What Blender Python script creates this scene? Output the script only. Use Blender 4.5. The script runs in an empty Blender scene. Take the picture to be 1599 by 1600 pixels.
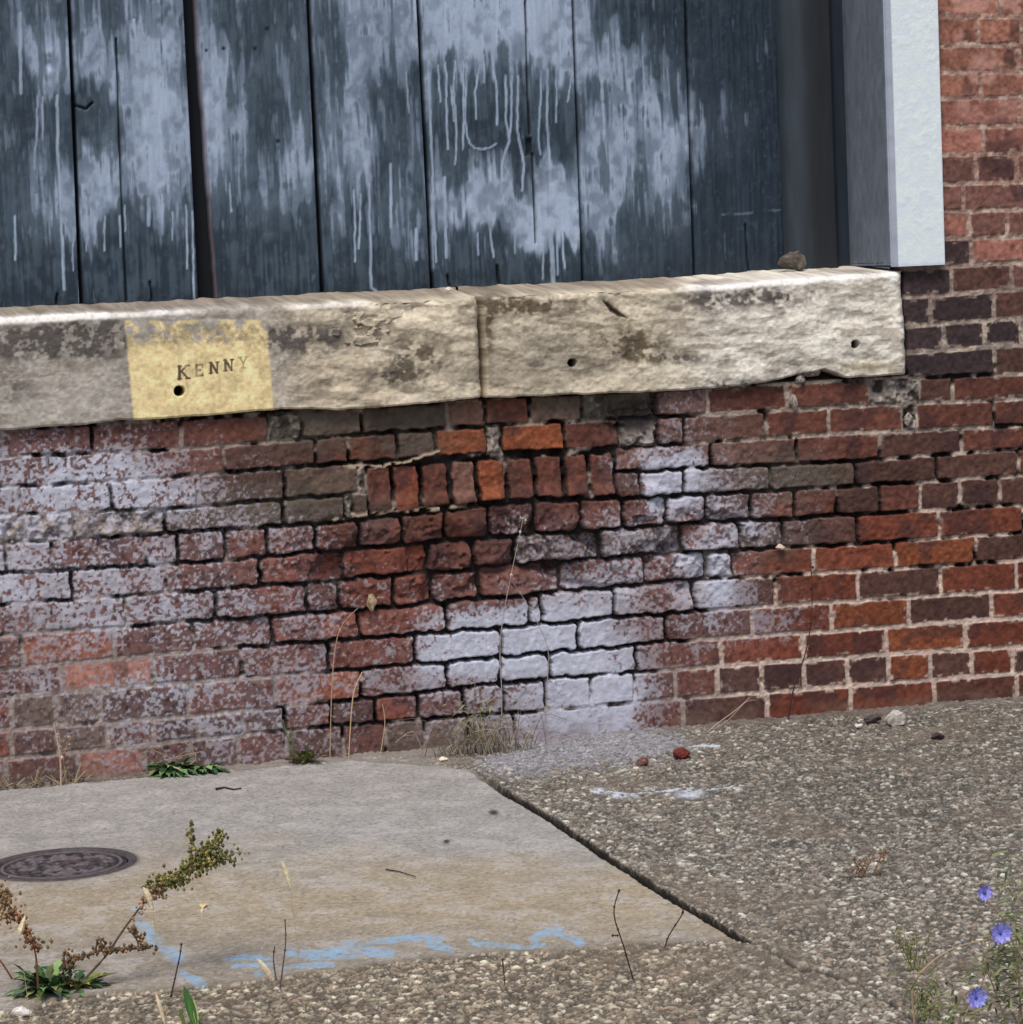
import bpy, math, random
import numpy as np
random.seed(7)
scene = bpy.context.scene
COL = scene.collection

# ------------------------------------------------------------------ camera
CAM_D, CAM_H, FPX = 5.99182, 1.09730, 4303.23
YAW, PITCH, ROLL = 0.254834, 0.092114, -0.042534
_f = np.array([math.sin(YAW)*math.cos(PITCH), math.cos(YAW)*math.cos(PITCH), -math.sin(PITCH)])
_r0 = np.array([math.cos(YAW), -math.sin(YAW), 0.0]); _u0 = np.cross(_r0, _f)
_r = math.cos(ROLL)*_r0 + math.sin(ROLL)*_u0
_u = -math.sin(ROLL)*_r0 + math.cos(ROLL)*_u0
cam = bpy.data.objects.new('camera', bpy.data.cameras.new('camera')); COL.objects.link(cam)
from mathutils import Matrix, Vector
cam.matrix_world = Matrix(((_r[0], _u[0], -_f[0], 0), (_r[1], _u[1], -_f[1], -CAM_D),
                           (_r[2], _u[2], -_f[2], CAM_H), (0, 0, 0, 1)))
cam.data.sensor_fit = 'HORIZONTAL'; cam.data.sensor_width = 36.0
cam.data.lens = 36.0*FPX/1599.0
cam.data.clip_start = 0.05; cam.data.clip_end = 2000
scene.camera = cam

# ------------------------------------------------------------------ light: soft open shade
SUN_EL, SUN_AZ = math.radians(58), math.radians(205)      # azimuth measured clockwise from +y
w = bpy.data.worlds.new('World'); scene.world = w; w.use_nodes = True
nt = w.node_tree; bg = nt.nodes['Background']
sky = nt.nodes.new('ShaderNodeTexSky'); sky.sky_type = 'NISHITA'; sky.sun_disc = False
sky.sun_elevation = SUN_EL; sky.sun_rotation = SUN_AZ; sky.dust_density = 3.0
nt.links.new(sky.outputs[0], bg.inputs[0]); bg.inputs[1].default_value = 0.10
sl = bpy.data.lights.new('sun', 'SUN'); sl.energy = 1.5; sl.angle = math.radians(20); sl.color = (1.0, 0.93, 0.84)
so = bpy.data.objects.new('sun', sl); COL.objects.link(so)
d = Vector((math.sin(SUN_AZ)*math.cos(SUN_EL), math.cos(SUN_AZ)*math.cos(SUN_EL), math.sin(SUN_EL)))
so.rotation_euler = (-d).to_track_quat('-Z', 'Y').to_euler(); so.location = d*10
scene.view_settings.view_transform = 'Standard'; scene.view_settings.look = 'None'
scene.view_settings.exposure = 0.45; scene.view_settings.gamma = 1.0

# ------------------------------------------------------------------ helpers between image pixels and scene points
def ray(x, y):
    return _f + (x-800)/FPX*_r - (y-800)/FPX*_u
def on_wall(x, y, y0=0.0):
    q = ray(x, y); t = (CAM_D+y0)/q[1]; return (t*q[0], y0, CAM_H+t*q[2])
def on_ground(x, y, z0=0.0):
    q = ray(x, y); t = (z0-CAM_H)/q[2]; return (t*q[0], -CAM_D+t*q[1], z0)
def image_xy(X, Y, Z):
    """surface point -> image pixel coordinates used by the stain maps"""
    a, b, c = X, Y+CAM_D, Z-CAM_H
    zz = a*_f[0]+b*_f[1]+c*_f[2]
    return (800+FPX*(a*_r[0]+b*_r[1]+c*_r[2])/zz, 800-FPX*(a*_u[0]+b*_u[1]+c*_u[2])/zz)

def lin(c):
    c = np.asarray(c, float)/255.0
    return np.where(c <= 0.04045, c/12.92, ((c+0.055)/1.055)**2.4)
def hsh(ix, iy, seed):
    h = (ix.astype(np.int64)*374761393 + iy.astype(np.int64)*668265263 + seed*1274126177) & 0xffffffff
    h = ((h ^ (h >> 13))*1274126177) & 0xffffffff
    h = ((h ^ (h >> 16))*2246822519) & 0xffffffff
    return ((h ^ (h >> 15)) & 0xffffff)/float(0xffffff)
def vn(x, y, seed=0):
    ix = np.floor(x); iy = np.floor(y); fx = x-ix; fy = y-iy
    fx = fx*fx*(3-2*fx); fy = fy*fy*(3-2*fy)
    a = hsh(ix, iy, seed); b = hsh(ix+1, iy, seed); c = hsh(ix, iy+1, seed); e = hsh(ix+1, iy+1, seed)
    return (a*(1-fx)+b*fx)*(1-fy)+(c*(1-fx)+e*fx)*fy
def fbm(x, y, s, octs=4, seed=0, gain=0.5):
    """x, y metres, s feature size in metres; result about 0..1"""
    t = 0; a = 1; n = 0; x = np.asarray(x)/s; y = np.asarray(y)/s
    for i in range(octs):
        t = t+a*vn(x+17.3*i, y-9.1*i, seed+i*31); n += a; a *= gain; x = x*2.03; y = y*2.03
    t = t/n
    return np.clip((t-0.5)*1.7+0.5, 0, 1)
def sst(a, b, x):
    t = np.clip((x-a)/(b-a), 0, 1); return t*t*(3-2*t)
def mix(a, b, t):
    t = t[..., None]; return a*(1-t)+b*t
def gridmap(rows, x0, y0, cx, cy, px, py):
    m = np.array([[int(c) for c in r] for r in rows], float)
    gx = np.clip((px-x0)/cx-0.5, 0, m.shape[1]-1.001); gy = np.clip((py-y0)/cy-0.5, 0, m.shape[0]-1.001)
    ix = gx.astype(int); iy = gy.astype(int); fx = gx-ix; fy = gy-iy
    fx = fx*fx*(3-2*fx); fy = fy*fy*(3-2*fy)
    return (m[iy, ix]*(1-fx)+m[iy, ix+1]*fx)*(1-fy)+(m[iy+1, ix]*(1-fx)+m[iy+1, ix+1]*fx)*fy
def blob(px, py, cx, cy, rx, ry):
    return np.exp(-((px-cx)/rx)**2-((py-cy)/ry)**2)
def segdist(px, py, pts):
    dm = np.full(np.shape(px), 1e9)
    for (ax, ay), (bx, by) in zip(pts[:-1], pts[1:]):
        vx, vy = bx-ax, by-ay; L = vx*vx+vy*vy+1e-12
        t = np.clip(((px-ax)*vx+(py-ay)*vy)/L, 0, 1)
        dm = np.minimum(dm, np.hypot(px-ax-t*vx, py-ay-t*vy))
    return dm

# ------------------------------------------------------------------ object helpers
def link(o, parent=None):
    COL.objects.link(o)
    if parent is not None: o.parent = parent
    return o
def tag(o, label, cat, group=None):
    o['label'] = label; o['category'] = cat
    if group: o['group'] = group
    return o
def empty(name, loc=(0, 0, 0)):
    o = bpy.data.objects.new(name, None); o.empty_display_size = 0.05; COL.objects.link(o); o.location = loc; return o
def raw_mesh(name, V, F, cols=None, mat=None, parent=None, smooth=False):
    me = bpy.data.meshes.new(name); V = np.asarray(V, np.float32).reshape(-1, 3)
    if parent is not None: V = V-np.array(parent.location, np.float32)
    if isinstance(F, np.ndarray):
        me.vertices.add(len(V)); me.vertices.foreach_set('co', V.ravel())
        k = F.shape[1]; me.loops.add(F.size); me.loops.foreach_set('vertex_index', F.astype(np.int32).ravel())
        me.polygons.add(len(F)); me.polygons.foreach_set('loop_start', np.arange(0, F.size, k, dtype=np.int32))
        me.update(calc_edges=True)
    else:
        me.from_pydata([tuple(map(float, v)) for v in V], [], F)
    if cols is not None:
        a = me.color_attributes.new('Col', 'FLOAT_COLOR', 'POINT')
        c = np.ones((len(V), 4), np.float32); c[:, :3] = np.asarray(cols).reshape(-1, 3)
        a.data.foreach_set('color', c.ravel())
    if smooth: me.polygons.foreach_set('use_smooth', np.ones(len(me.polygons), bool))
    if mat: me.materials.append(mat)
    return link(bpy.data.objects.new(name, me), parent)
def grid_mesh(name, X, Y, Z, C, mat, keep=None, parent=None, flip=False, smooth=True):
    ny, nx = X.shape
    idx = np.arange(ny*nx).reshape(ny, nx)
    F = np.stack([idx[:-1, :-1], idx[:-1, 1:], idx[1:, 1:], idx[1:, :-1]], -1)
    if keep is not None: F = F[keep]
    F = F.reshape(-1, 4)
    if flip: F = F[:, ::-1]
    used, inv = np.unique(F, return_inverse=True)
    V = np.stack([X, Y, Z], -1).reshape(-1, 3)[used]
    return raw_mesh(name, V, inv.reshape(-1, 4), C.reshape(-1, 3)[used], mat, parent, smooth)

def vc_mat(name, rough=0.85, nscale=700, namt=0.12, bump=0.25, bdist=0.001, spec=0.3):
    m = bpy.data.materials.new(name); m.use_nodes = True; t = m.node_tree; N = t.nodes; Lk = t.links
    b = N['Principled BSDF']; b.inputs['Roughness'].default_value = rough
    b.inputs['Specular IOR Level'].default_value = spec
    at = N.new('ShaderNodeAttribute'); at.attribute_name = 'Col'
    tc = N.new('ShaderNodeTexCoord')
    no = N.new('ShaderNodeTexNoise'); no.inputs['Scale'].default_value = nscale; no.inputs['Detail'].default_value = 3
    Lk.new(tc.outputs['Object'], no.inputs['Vector'])
    mr = N.new('ShaderNodeMapRange'); mr.inputs[1].default_value = 0.3; mr.inputs[2].default_value = 0.7
    mr.inputs[3].default_value = 1-namt; mr.inputs[4].default_value = 1+namt
    Lk.new(no.outputs['Fac'], mr.inputs[0])
    mx = N.new('ShaderNodeVectorMath'); mx.operation = 'SCALE'
    Lk.new(at.outputs['Color'], mx.inputs[0]); Lk.new(mr.outputs[0], mx.inputs['Scale'])
    Lk.new(mx.outputs[0], b.inputs['Base Color'])
    bp = N.new('ShaderNodeBump'); bp.inputs['Strength'].default_value = bump; bp.inputs['Distance'].default_value = bdist
    Lk.new(no.outputs['Fac'], bp.inputs['Height']); Lk.new(bp.outputs[0], b.inputs['Normal'])
    return m
def flat_mat(name, rgb, rough=0.8, nscale=60, namt=0.15, bump=0.2, bdist=0.001, spec=0.3, trans=0.0):
    m = bpy.data.materials.new(name); m.use_nodes = True; t = m.node_tree; N = t.nodes; Lk = t.links
    b = N['Principled BSDF']; b.inputs['Roughness'].default_value = rough
    b.inputs['Specular IOR Level'].default_value = spec
    c = lin(rgb); tc = N.new('ShaderNodeTexCoord')
    no = N.new('ShaderNodeTexNoise'); no.inputs['Scale'].default_value = nscale; no.inputs['Detail'].default_value = 4
    Lk.new(tc.outputs['Object'], no.inputs['Vector'])
    mx = N.new('ShaderNodeMixRGB'); mx.inputs[1].default_value = (*(c*(1-namt)), 1); mx.inputs[2].default_value = (*np.minimum(c*(1+namt), 1), 1)
    Lk.new(no.outputs['Fac'], mx.inputs[0]); Lk.new(mx.outputs[0], b.inputs['Base Color'])
    bp = N.new('ShaderNodeBump'); bp.inputs['Strength'].default_value = bump; bp.inputs['Distance'].default_value = bdist
    Lk.new(no.outputs['Fac'], bp.inputs['Height']); Lk.new(bp.outputs[0], b.inputs['Normal'])
    if trans: b.inputs['Subsurface Weight'].default_value = trans
    return m
M_brick = vc_mat('brickwork_material', 0.88, 650, 0.16, 0.5, 0.0012)
M_stone = vc_mat('sill_stone_material', 0.85, 420, 0.08, 0.5, 0.0015)
M_board = vc_mat('painted_board_material', 0.62, 500, 0.10, 0.25, 0.0008, 0.35)
M_ground = vc_mat('aggregate_material', 0.9, 800, 0.14, 0.3, 0.001)
M_slab = vc_mat('concrete_material', 0.9, 500, 0.09, 0.4, 0.001)
M_trim = vc_mat('white_trim_material', 0.6, 160, 0.03, 0.35, 0.002)
M_item = vc_mat('small_item_material', 0.85, 500, 0.12, 0.3, 0.001)

# ------------------------------------------------------------------ brick wall
XS = [0, 270, 540, 800, 1070, 1330, 1599]
LOW = [  # bed joints under the sill, top to bottom
 [672, 655, 640, 620, 606, 594, 584],
 [715, 703, 681, 664, 650, 635, 623],
 [762, 746, 724, 708, 694, 677, 665],
 [805, 795, 773, 750, 733, 721, 701],
 [850, 833, 815, 786, 775, 760, 743],
 [896, 882, 860, 838, 819, 805, 789],
 [945, 926, 907, 884, 864, 851, 832],
 [993, 974, 955, 933, 908, 893, 876],
 [1047, 1020, 1000, 980, 956, 939, 922],
 [1090, 1068, 1049, 1026, 1001, 984, 964],
 [1142, 1121, 1096, 1066, 1045, 1026, 1010],
 [1187, 1159, 1133, 1115, 1091, 1072, 1051],
 [1232, 1210, 1188, 1165, 1138, 1119, 1096]]
UP = [(1480, 26, 1599, 25), (1480, 72, 1599, 69), (1480, 113, 1599, 112), (1480, 153, 1599, 151),
      (1480, 198, 1599, 196), (1480, 242, 1599, 239), (1480, 287, 1599, 284), (1480, 331, 1599, 327),
      (1480, 373, 1599, 369), (1440, 419, 1599, 409), (1440, 463, 1599, 452), (1440, 508, 1599, 496), (1440, 549, 1599, 540)]
lines = []
for pts in UP:
    a = on_wall(pts[0], pts[1]); b = on_wall(pts[2], pts[3]); lines.append(([a[0], b[0]], [a[2], b[2]]))
for row in LOW:
    P = [on_wall(x, y) for x, y in zip(XS, row)]; lines.append(([p[0] for p in P], [p[2] for p in P]))
top0 = np.mean(lines[0][1])
extra = []
for k in range(14, 0, -1): extra.append(([0, 3], [top0+k*0.0655]*2))
NE = len(extra)
lines = extra+lines
lines.append(([0, 3], [-0.066]*2))
# per course: joints (image x) and brick kinds
CJ = {}
def course(i, joints, kinds, ymid=None):
    CJ[i] = (joints, kinds)
u = [([1562], 'ps'), ([1528, 1596], 'pps'), ([1593], 'ps'), ([1534], 'pp'), ([1594], 'ss'), ([1537], 'ss'), ([1526, 1590], 'tut'),
     ([1506], 'tt'), ([1515, 1574], 'stt'), ([1518], 'ks'), ([1487, 1582], 'kdu'), ([1455, 1554], 'kkd'), ([1475, 1540, 1597], 'kkkk'), ([1556], 'kd')]
for i, (j, k) in enumerate(u):
    CJ[NE-1+i] = ([1400]+j+[1700 if j[-1] < 1590 else 1725], k)
B0 = NE+len(UP)-1       # course between UP[-1] and LOW[0] is B0
C = {1: ([-130, 2, 144, 283, 421, 473, 566, 702, 761, 831, 913, 1026, 1106, 1230, 1360, 1437, 1490, 1640], 'mmmmgbbnmbgnmmgdm'),
 2: ([-62, 75, 213, 350, 494, 545, 624, 684, 765, 787, 885, 974, 1030, 1070, 1198, 1296, 1412, 1432, 1555, 1690], 'mmmdmrboGomgnnmmgmm'),
 3: ([-100, 32, 174, 309, 446, 560, 572, 966, 1113, 1247, 1376, 1504, 1640], 'mmmdbGSnnmdm'),
 4: ([-95, 42, 116, 259, 443, 540, 552, 597, 964, 1004, 1071, 1206, 1339, 1465, 1592, 1700], 'gggbbGbSdrbbddm'),
 5: ([-60, 10, 83, 157, 228, 279, 353, 419, 495, 563, 630, 698, 767, 837, 909, 977, 1044, 1105, 1174, 1242, 1309, 1376, 1439, 1501, 1563, 1640], 'mmmmmmrrrmmmmmmmmdrrdmddd'),
 6: ([-30, 113, 258, 407, 538, 670, 740, 808, 940, 1070, 1158, 1225, 1341, 1468, 1600, 1700], 'mmmrrmmbbmddrrm'),
 7: ([-80, 54, 198, 338, 481, 532, 617, 678, 750, 880, 1011, 1109, 1147, 1272, 1400, 1526, 1660], 'mmmrmrrmmmmgrrod'),
 8: ([-80, 54, 195, 336, 483, 535, 617, 678, 750, 880, 962, 1088, 1214, 1340, 1470, 1583, 1700], 'mmmrmrmmmmrmrdrr'),
 9: ([-100, 35, 178, 302, 428, 563, 698, 829, 848, 961, 1041, 1176, 1300, 1421, 1550, 1680], 'momrrrmmmmmrodr')}
C[7] = ([-80, 54, 198, 338, 481, 532, 617, 678, 750, 880, 1011, 1109, 1147, 1272, 1400, 1526, 1660], 'mmmrmrrmmmmgrrod')
C[8] = ([-100, 35, 178, 302, 428, 563, 698, 829, 848, 961, 1087, 1213, 1341, 1471, 1590, 1700], 'mommrrmmmmmrdrr')
C[9] = ([-30, 98, 240, 378, 514, 650, 784, 906, 1041, 1176, 1300, 1421, 1550, 1680], 'mpmmrmmmmrodr')
C[10] = ([-50, 18, 87, 158, 295, 431, 566, 700, 784, 861, 996, 1128, 1257, 1386, 1509, 1640], 'rbbdmommmmmrror')
C[11] = ([-40, 18, 90, 168, 240, 310, 380, 447, 519, 588, 655, 726, 788, 853, 925, 993, 1056, 1121, 1191, 1258, 1325, 1389, 1454, 1519, 1583, 1650], 'rdbmddbmdrmmmmmmmddddodrd')
C[12] = ([-60, 10, 122, 226, 300, 374, 448, 537, 604, 664, 735, 805, 940, 1068, 1200, 1331, 1461, 1590, 1720], 'mmpmdmdmbbmmmdrrmm')
for k, v in C.items(): CJ[B0+k] = v
PAL = {'r': (108, 58, 43), 'o': (124, 69, 44), 'd': (82, 56, 49), 'b': (92, 76, 66), 'k': (62, 50, 51), 'p': (150, 102, 86),
       'm': (97, 59, 49), 'n': (106, 76, 66), 'g': (128, 120, 112), 'G': (158, 146, 128), 's': (146, 98, 86), 't': (120, 84, 76), 'u': (104, 72, 66), 'S': (120, 70, 60)}
SOLD = ([572, 616, 660, 706, 749, 794, 839, 885, 924, 966], 'mrmnommmm', [(0, 0)]*9)

def xs_range(fine_a, fine_b, lo, hi, fine, coarse):
    return np.concatenate([np.arange(lo, fine_a, coarse), np.arange(fine_a, fine_b, fine), np.arange(fine_b, hi, coarse)])
PAINT = ["55322110000000000001331000000000", "67886431100000000003784211000000", "68888752100000000001875321000000",
         "66555455432110012335536631000000", "66666554432111122345577200000000", "76665655443122234666358310000000",
         "45666655443336899885355421000000", "33434544443348999987321100000000", "45456655443435566899521100000000",
         "44455555543223446777321000000000", "33344444433222235676431000000000"]
DEEP = ["33333333444555444447742222222222", "33333333444555555556555545554433", "33343334454445555557766665533333",
        "33334445667778888888888866633333", "44444455677779999999999533333333", "33334455667779999999994222222222",
        "22224477777779999999951111111111", "11111112666679999999411111111111", "11111111115558888822111111111111",
        "11111111444445555211111111111111", "11111111222222222211111111111111"]
def build_wall():
    xs = xs_range(0.30, 2.92, -0.9, 4.3, 0.0021, 0.008)
    zs = xs_range(-0.03, 1.69, -0.06, 2.3, 0.0021, 0.008)
    X, Z = np.meshgrid(xs, zs)
    keepv = (Z < 0.80) | (X > 2.515)
    keep = keepv[:-1, :-1] & keepv[1:, 1:] & keepv[:-1, 1:] & keepv[1:, :-1]
    PX, PY = image_xy(X, 0*X, Z)
    low = Z < 0.80
    deep = np.where(low, gridmap(DEEP, 0, 650, 50, 50, PX, PY), 1.0)/9
    deep = np.where(PX > 1650, 0.15, deep)
    er = np.clip(deep, 0.12, 1)
    wa = 0.0012+0.0030*er
    xw = X+(fbm(X, Z, 0.022, 3, 5)-0.5)*2*wa
    zw = Z+(fbm(X, Z, 0.022, 3, 6)-0.5)*2*wa
    Lz = [np.interp(xs, *ln)[None, :] for ln in lines]
    dd = np.full(X.shape, -0.02); cid = np.zeros(X.shape); kindc = np.zeros(X.shape+(3,)); xm = X*0; zm = Z*0; rub = X*0
    xsold = [on_wall(x, 755)[0] for x in SOLD[0]]
    smask = (zw < Lz[B0+3]) & (zw > Lz[B0+5]) & (xw > xsold[0]) & (xw < xsold[-1])
    for i in range(len(lines)-1):
        zt, zb = Lz[i], Lz[i+1]
        m = (zw < zt) & (zw >= zb)
        if not m.any(): continue
        yy = None
        if i in CJ:
            zmid = float(np.mean(lines[i+1][1])+0.033)
            def jx(px):
                # joint position on the wall for image x at this course height
                z = zmid; x = 1.5
                lo, hi = -2.0, 5.0
                for _ in range(40):
                    mid = (lo+hi)/2
                    if image_xy(np.array(mid), np.array(0.0), np.array(z))[0] < px: lo = mid
                    else: hi = mid
                return lo
            js = [jx(p) for p in CJ[i][0]]; ks = list(CJ[i][1])
        else:
            js = [2.4+0.105*(i % 2)]; ks = []
        rs = random.Random(i*17+3)
        while js[-1] < 4.5:
            ks.append(rs.choice('mrrdmt') if i > B0 else rs.choice('ssptt')); js.append(js[-1]+0.213)
        while js[0] > -1.2:
            ks.insert(0, rs.choice('mmrdm')); js.insert(0, js[0]-0.213)
        ja = np.array(js)
        xi = xw[m]; b = np.clip(np.searchsorted(ja, xi)-1, 0, len(ks)-1)
        xl, xr = ja[b], ja[b+1]
        ztt = np.broadcast_to(zt, X.shape)[m]; zbb = np.broadcast_to(zb, X.shape)[m]; zi = zw[m]
        dx = np.minimum(xi-xl, xr-xi)-0.0034-0.0012*sst(.3, .1, er[m]); dz = np.minimum(ztt-zi, zi-zbb)-0.0036-0.0012*sst(.3, .1, er[m])
        r = 0.003+0.007*er[m]**2
        dr = np.where((dx < r) & (dz < r), r-np.hypot(r-dx, r-dz), np.minimum(dx, dz))
        dd[m] = dr; cid[m] = i*100+b
        cols = np.array([PAL[k] for k in ks], float); kindc[m] = cols[b]
        xm[m] = xi-(xl+xr)/2; zm[m] = zi-(ztt+zbb)/2
        rub[m] = np.array([k in 'gG' for k in ks])[b]
    # rowlock patch of upright bricks
    ja = np.array(xsold); m = smask; xi = xw[m]; b = np.clip(np.searchsorted(ja, xi)-1, 0, 8)
    ztt = np.broadcast_to(Lz[B0+3], X.shape)[m]-0.014+0.004*hsh(b, b, 4); zbb = np.broadcast_to(Lz[B0+5], X.shape)[m]+0.006; zi = zw[m]
    dx = np.minimum(xi-ja[b], ja[b+1]-xi)-0.0050; dz = np.minimum(ztt-zi, zi-zbb)-0.002; r = 0.006
    dd[m] = np.where((dx < r) & (dz < r), r-np.hypot(r-dx, r-dz), np.minimum(dx, dz))
    cid[m] = 9000+b; kindc[m] = np.array([PAL[k] for k in SOLD[1]], float)[b]
    xm[m] = xi-(ja[b]+ja[b+1])/2; zm[m] = 0; rub[m] = 0
    # ---- relief
    flatz = blob(PX, PY, 860, 1010, 230, 75)**0.5; flatz = sst(0.25, 0.8, flatz)*low; er_j = er; er = er*(1-0.72*flatz)
    ci = cid.astype(np.int64)
    r1, r2, r3, r4 = hsh(ci, ci*0+1, 1), hsh(ci, ci*0+2, 2), hsh(ci, ci*0+3, 3), hsh(ci, ci*0+4, 4)
    n1 = fbm(X, Z, 0.012, 4, 11); n2 = fbm(X, Z, 0.05, 4, 12); n3 = fbm(X, Z, 0.004, 2, 13); n4 = fbm(X, Z, 0.03, 3, 14)
    ew = 0.0028+0.0034*er**2
    t = sst(-0.0005, 1, dd/ew); t = np.where(dd < 0, 0, np.sqrt(np.clip(1-(1-np.clip(dd/ew, 0, 1))**2, 0, 1)))
    face = (r1-0.5)*(0.003+0.012*er**2)+(r2-0.5)*0.05*er*xm/0.1*0.1+(r3-0.5)*0.10*er*zm + (n1-0.5)*(0.0016+0.004*er) + (n2-0.5)*0.005*er
    chip = sst(0.60, 0.85, fbm(X, Z, 0.035, 3, 21)+(r4-0.5)*0.25)*sst(0.55, 0.95, er)*0.012
    face -= chip
    for q in range(3):
        an = hsh(ci, ci*0+7+q, 9)*6.2832; of = 0.012+0.055*hsh(ci, ci*0+17+q, 9)
        uu = xm*np.cos(an)+zm*1.5*np.sin(an)+(n1-0.5)*0.006
        face -= np.minimum(np.clip(uu-of, 0, 1)*(0.5+0.6*r4), 0.018)*sst(0.62, 0.9, er+(r3-.5)*.2)
    face = np.where(rub > 0, (n4-0.5)*0.022-0.004+(n1-0.5)*0.008, face)
    er = er_j; nj = fbm(X, Z, 0.035, 3, 31)                         # joints are raked out unevenly
    dj = 0.0022+0.030*sst(0.18, 0.9, deep+(nj-0.5)*0.55)
    dj = np.where(Z > 0.80, 0.0015+(n2-0.5)*0.003, dj)
    gap = (dd < 0) & (nj > 0.78) & (deep > 0.25); dj = np.where(gap, dj+0.01, dj)
    mort = -dj+(n1-0.5)*0.004*(1.2-er)+(n3-0.5)*0.001
    H = mort*(1-t)+face*t
    # sunken repair patch below the sill and the hole at its right end
    rec = -0.012*sst(575, 600, PX)*sst(1030, 1022, PX)*sst(790, 770, PY+0.055*(PX-600))*(low)
    hole = -0.045*blob(PX, PY, 990, 648, 40, 24)*low*sst(1032, 1024, PX)*sst(0.3, 0.6, n4+0.15)
    hole_m = np.clip(-hole/0.03*1.5, 0, 1)
    ridge1 = sst(6, 2, segdist(PX, PY+5*(n4-.5), [(525, 812), (590, 800), (650, 797), (745, 793), (800, 788)])); ridge2 = sst(4, 1, segdist(PX, PY+6*(n4-.5), [(540, 729), (600, 728), (640, 721), (688, 705)]))
    rg = np.maximum(ridge1*sst(760, 700, PX), ridge2)*sst(.25, .5, n1)*low
    H = H+rec+hole; H = H*(1-rg)+rg*(-0.004)
    # dark slit beside the end of the sill
    slit = sst(2.532, 2.522, X-0.004*(fbm(X*0, Z, 0.03, 2, 8)-.5)*2)*(Z > 0.783)*(Z < 1.06)
    H = H-0.05*slit
    Y = -H
    # ---- colour
    c = lin(kindc)
    br = 0.80+0.42*r2; c = c*br[..., None]
    mot = fbm(X, Z, 0.009, 4, 41); mot2 = fbm(X, Z, 0.06, 3, 42)
    c = c*(0.62+0.76*mot)[..., None]
    dk = lin((58, 40, 42)); c = mix(c, dk[None, None], sst(0.62, 0.85, mot2)*0.55)
    c = mix(c, lin((170, 112, 92))[None, None], sst(0.80, 0.97, fbm(X, Z, 0.005, 2, 43))*0.28*(PY > 550)*sst(0.02, 0.12, kindc[..., 0]/255.0-0.38))
    # pale scraped faces high up on the right
    c = mix(c, lin((206, 160, 146))[None, None], sst(0.55, 0.8, fbm(X, Z, 0.04, 3, 44))*0.5*sst(230, 120, PY))
    # mortar
    mc = mix(np.broadcast_to(lin((138, 124, 115)), c.shape), lin((186, 164, 152))[None, None], sst(1000, 1200, PX)*sst(620, 900, PY))
    mc = mix(mc, lin((150, 118, 106))[None, None], sst(520, 260, PY))
    mc = mix(mc, lin((206, 190, 172))[None, None], sst(0.5, 0.8, fbm(X, Z, 0.02, 3, 47))*0.5*sst(1000, 1200, PX))
    mc = mc*(0.72+0.56*mot)[..., None]
    mc = mix(mc, lin((16, 10, 10))[None, None], sst(0.004, 0.012, dj)*0.96)  # deep joints near black: shade of their depth, plus dirt, put into the colour
    tb = sst(0.0, 0.0022, dd)
    lipn = fbm(X, Z, 0.018, 3, 48)
    tb = tb*(1-sst(0.66, 0.8, lipn)*sst(0.010, 0.002, dd)*sst(0.5, 0.1, deep)*0.9)    # mortar smeared over arrises
    c = mix(mc, c, tb)
    c = np.where((rub > 0)[..., None], mix(mix(np.broadcast_to(lin((120, 112, 106)), c.shape), lin((168, 158, 146))[None, None], sst(0.5, 0.8, n1)), lin((62, 54, 50))[None, None], sst(0.5, 0.25, n4)), c)
    c = mix(c, lin((172, 154, 134))[None, None], rg*0.85)
    c = mix(c, lin((44, 40, 38))[None, None], np.clip(hole_m, 0, 1)*0.75)
    # smoky grime under the middle of the sill and beside the spalled corner
    gr = (1-0.8*rg)*(blob(PX, PY, 470, 660, 60, 36)+blob(PX, PY, 420, 790, 150, 34)*0.9+blob(PX, PY, 640, 655, 90, 22)*0.8+blob(PX, PY, 1230, 750, 70, 40)*0.9
          + blob(PX, PY, 620, 700, 90, 20)*0.6+blob(PX, PY, 960, 630, 60, 24)+blob(PX, PY, 1200, 850, 60, 40)*0.5)*low
    gn = fbm(X, Z, 0.014, 3, 51)
    c = mix(c, lin((84, 78, 68))[None, None], np.clip(gr*1.1*(0.35+gn), 0, 0.8))
    # white spray paint dusted over the bricks
    p = np.where(low, gridmap(PAINT, 0, 650, 50, 50, PX, PY), 0)/9*sst(1640, 1560, PX)
    sp = fbm(X, Z, 0.0062, 3, 61)*0.70+fbm(X, Z, 0.035, 3, 62)*0.30; spk = 0.85+0.5*sst(700, 520, PX); sp = (sp-0.5)*(spk+0.2)+0.5-0.03*sst(700, 800, PX)
    sp = sp+(r3-0.5)*0.30-0.02
    proud = np.maximum(sst(0.25, 0.7, t), sst(-0.010, -0.003, H))*(1-hole_m)
    cov = sst(-0.13, 0.13, (p*1.0-0.10*sst(640, 420, PX)-0.03)+0.09*sst(560, 300, PX)*sst(860, 780, PY)-sp)*np.clip(p*6, 0, 1)*np.clip(proud+0.30*sst(700, 300, PX), 0, 1)
    cov = cov*(0.70+0.30*sst(0.3, 0.9, p))
    pc = mix(np.broadcast_to(lin((154, 149, 156)), c.shape), lin((196, 204, 221))[None, None], sst(0.35, 0.95, p+(mot-0.5)*0.2))
    c = mix(c, pc*(0.86+0.28*n1)[..., None], cov)
    mist = np.clip(p*0.45, 0, 0.34)*np.clip(proud+.3, 0, 1)*sst(0.1, 0.7, mot+.15)
    c = mix(c, lin((146, 130, 136))[None, None], mist)
    # soil splash at the foot
    c = mix(c, lin((112, 96, 84))[None, None], sst(0.05, 0.0, Z)*0.45*sst(0.3, 0.7, n2))
    c = mix(c, lin((46, 34, 32))[None, None], slit*0.9)
    c = np.clip(c, 0.004, 0.85)
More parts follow.
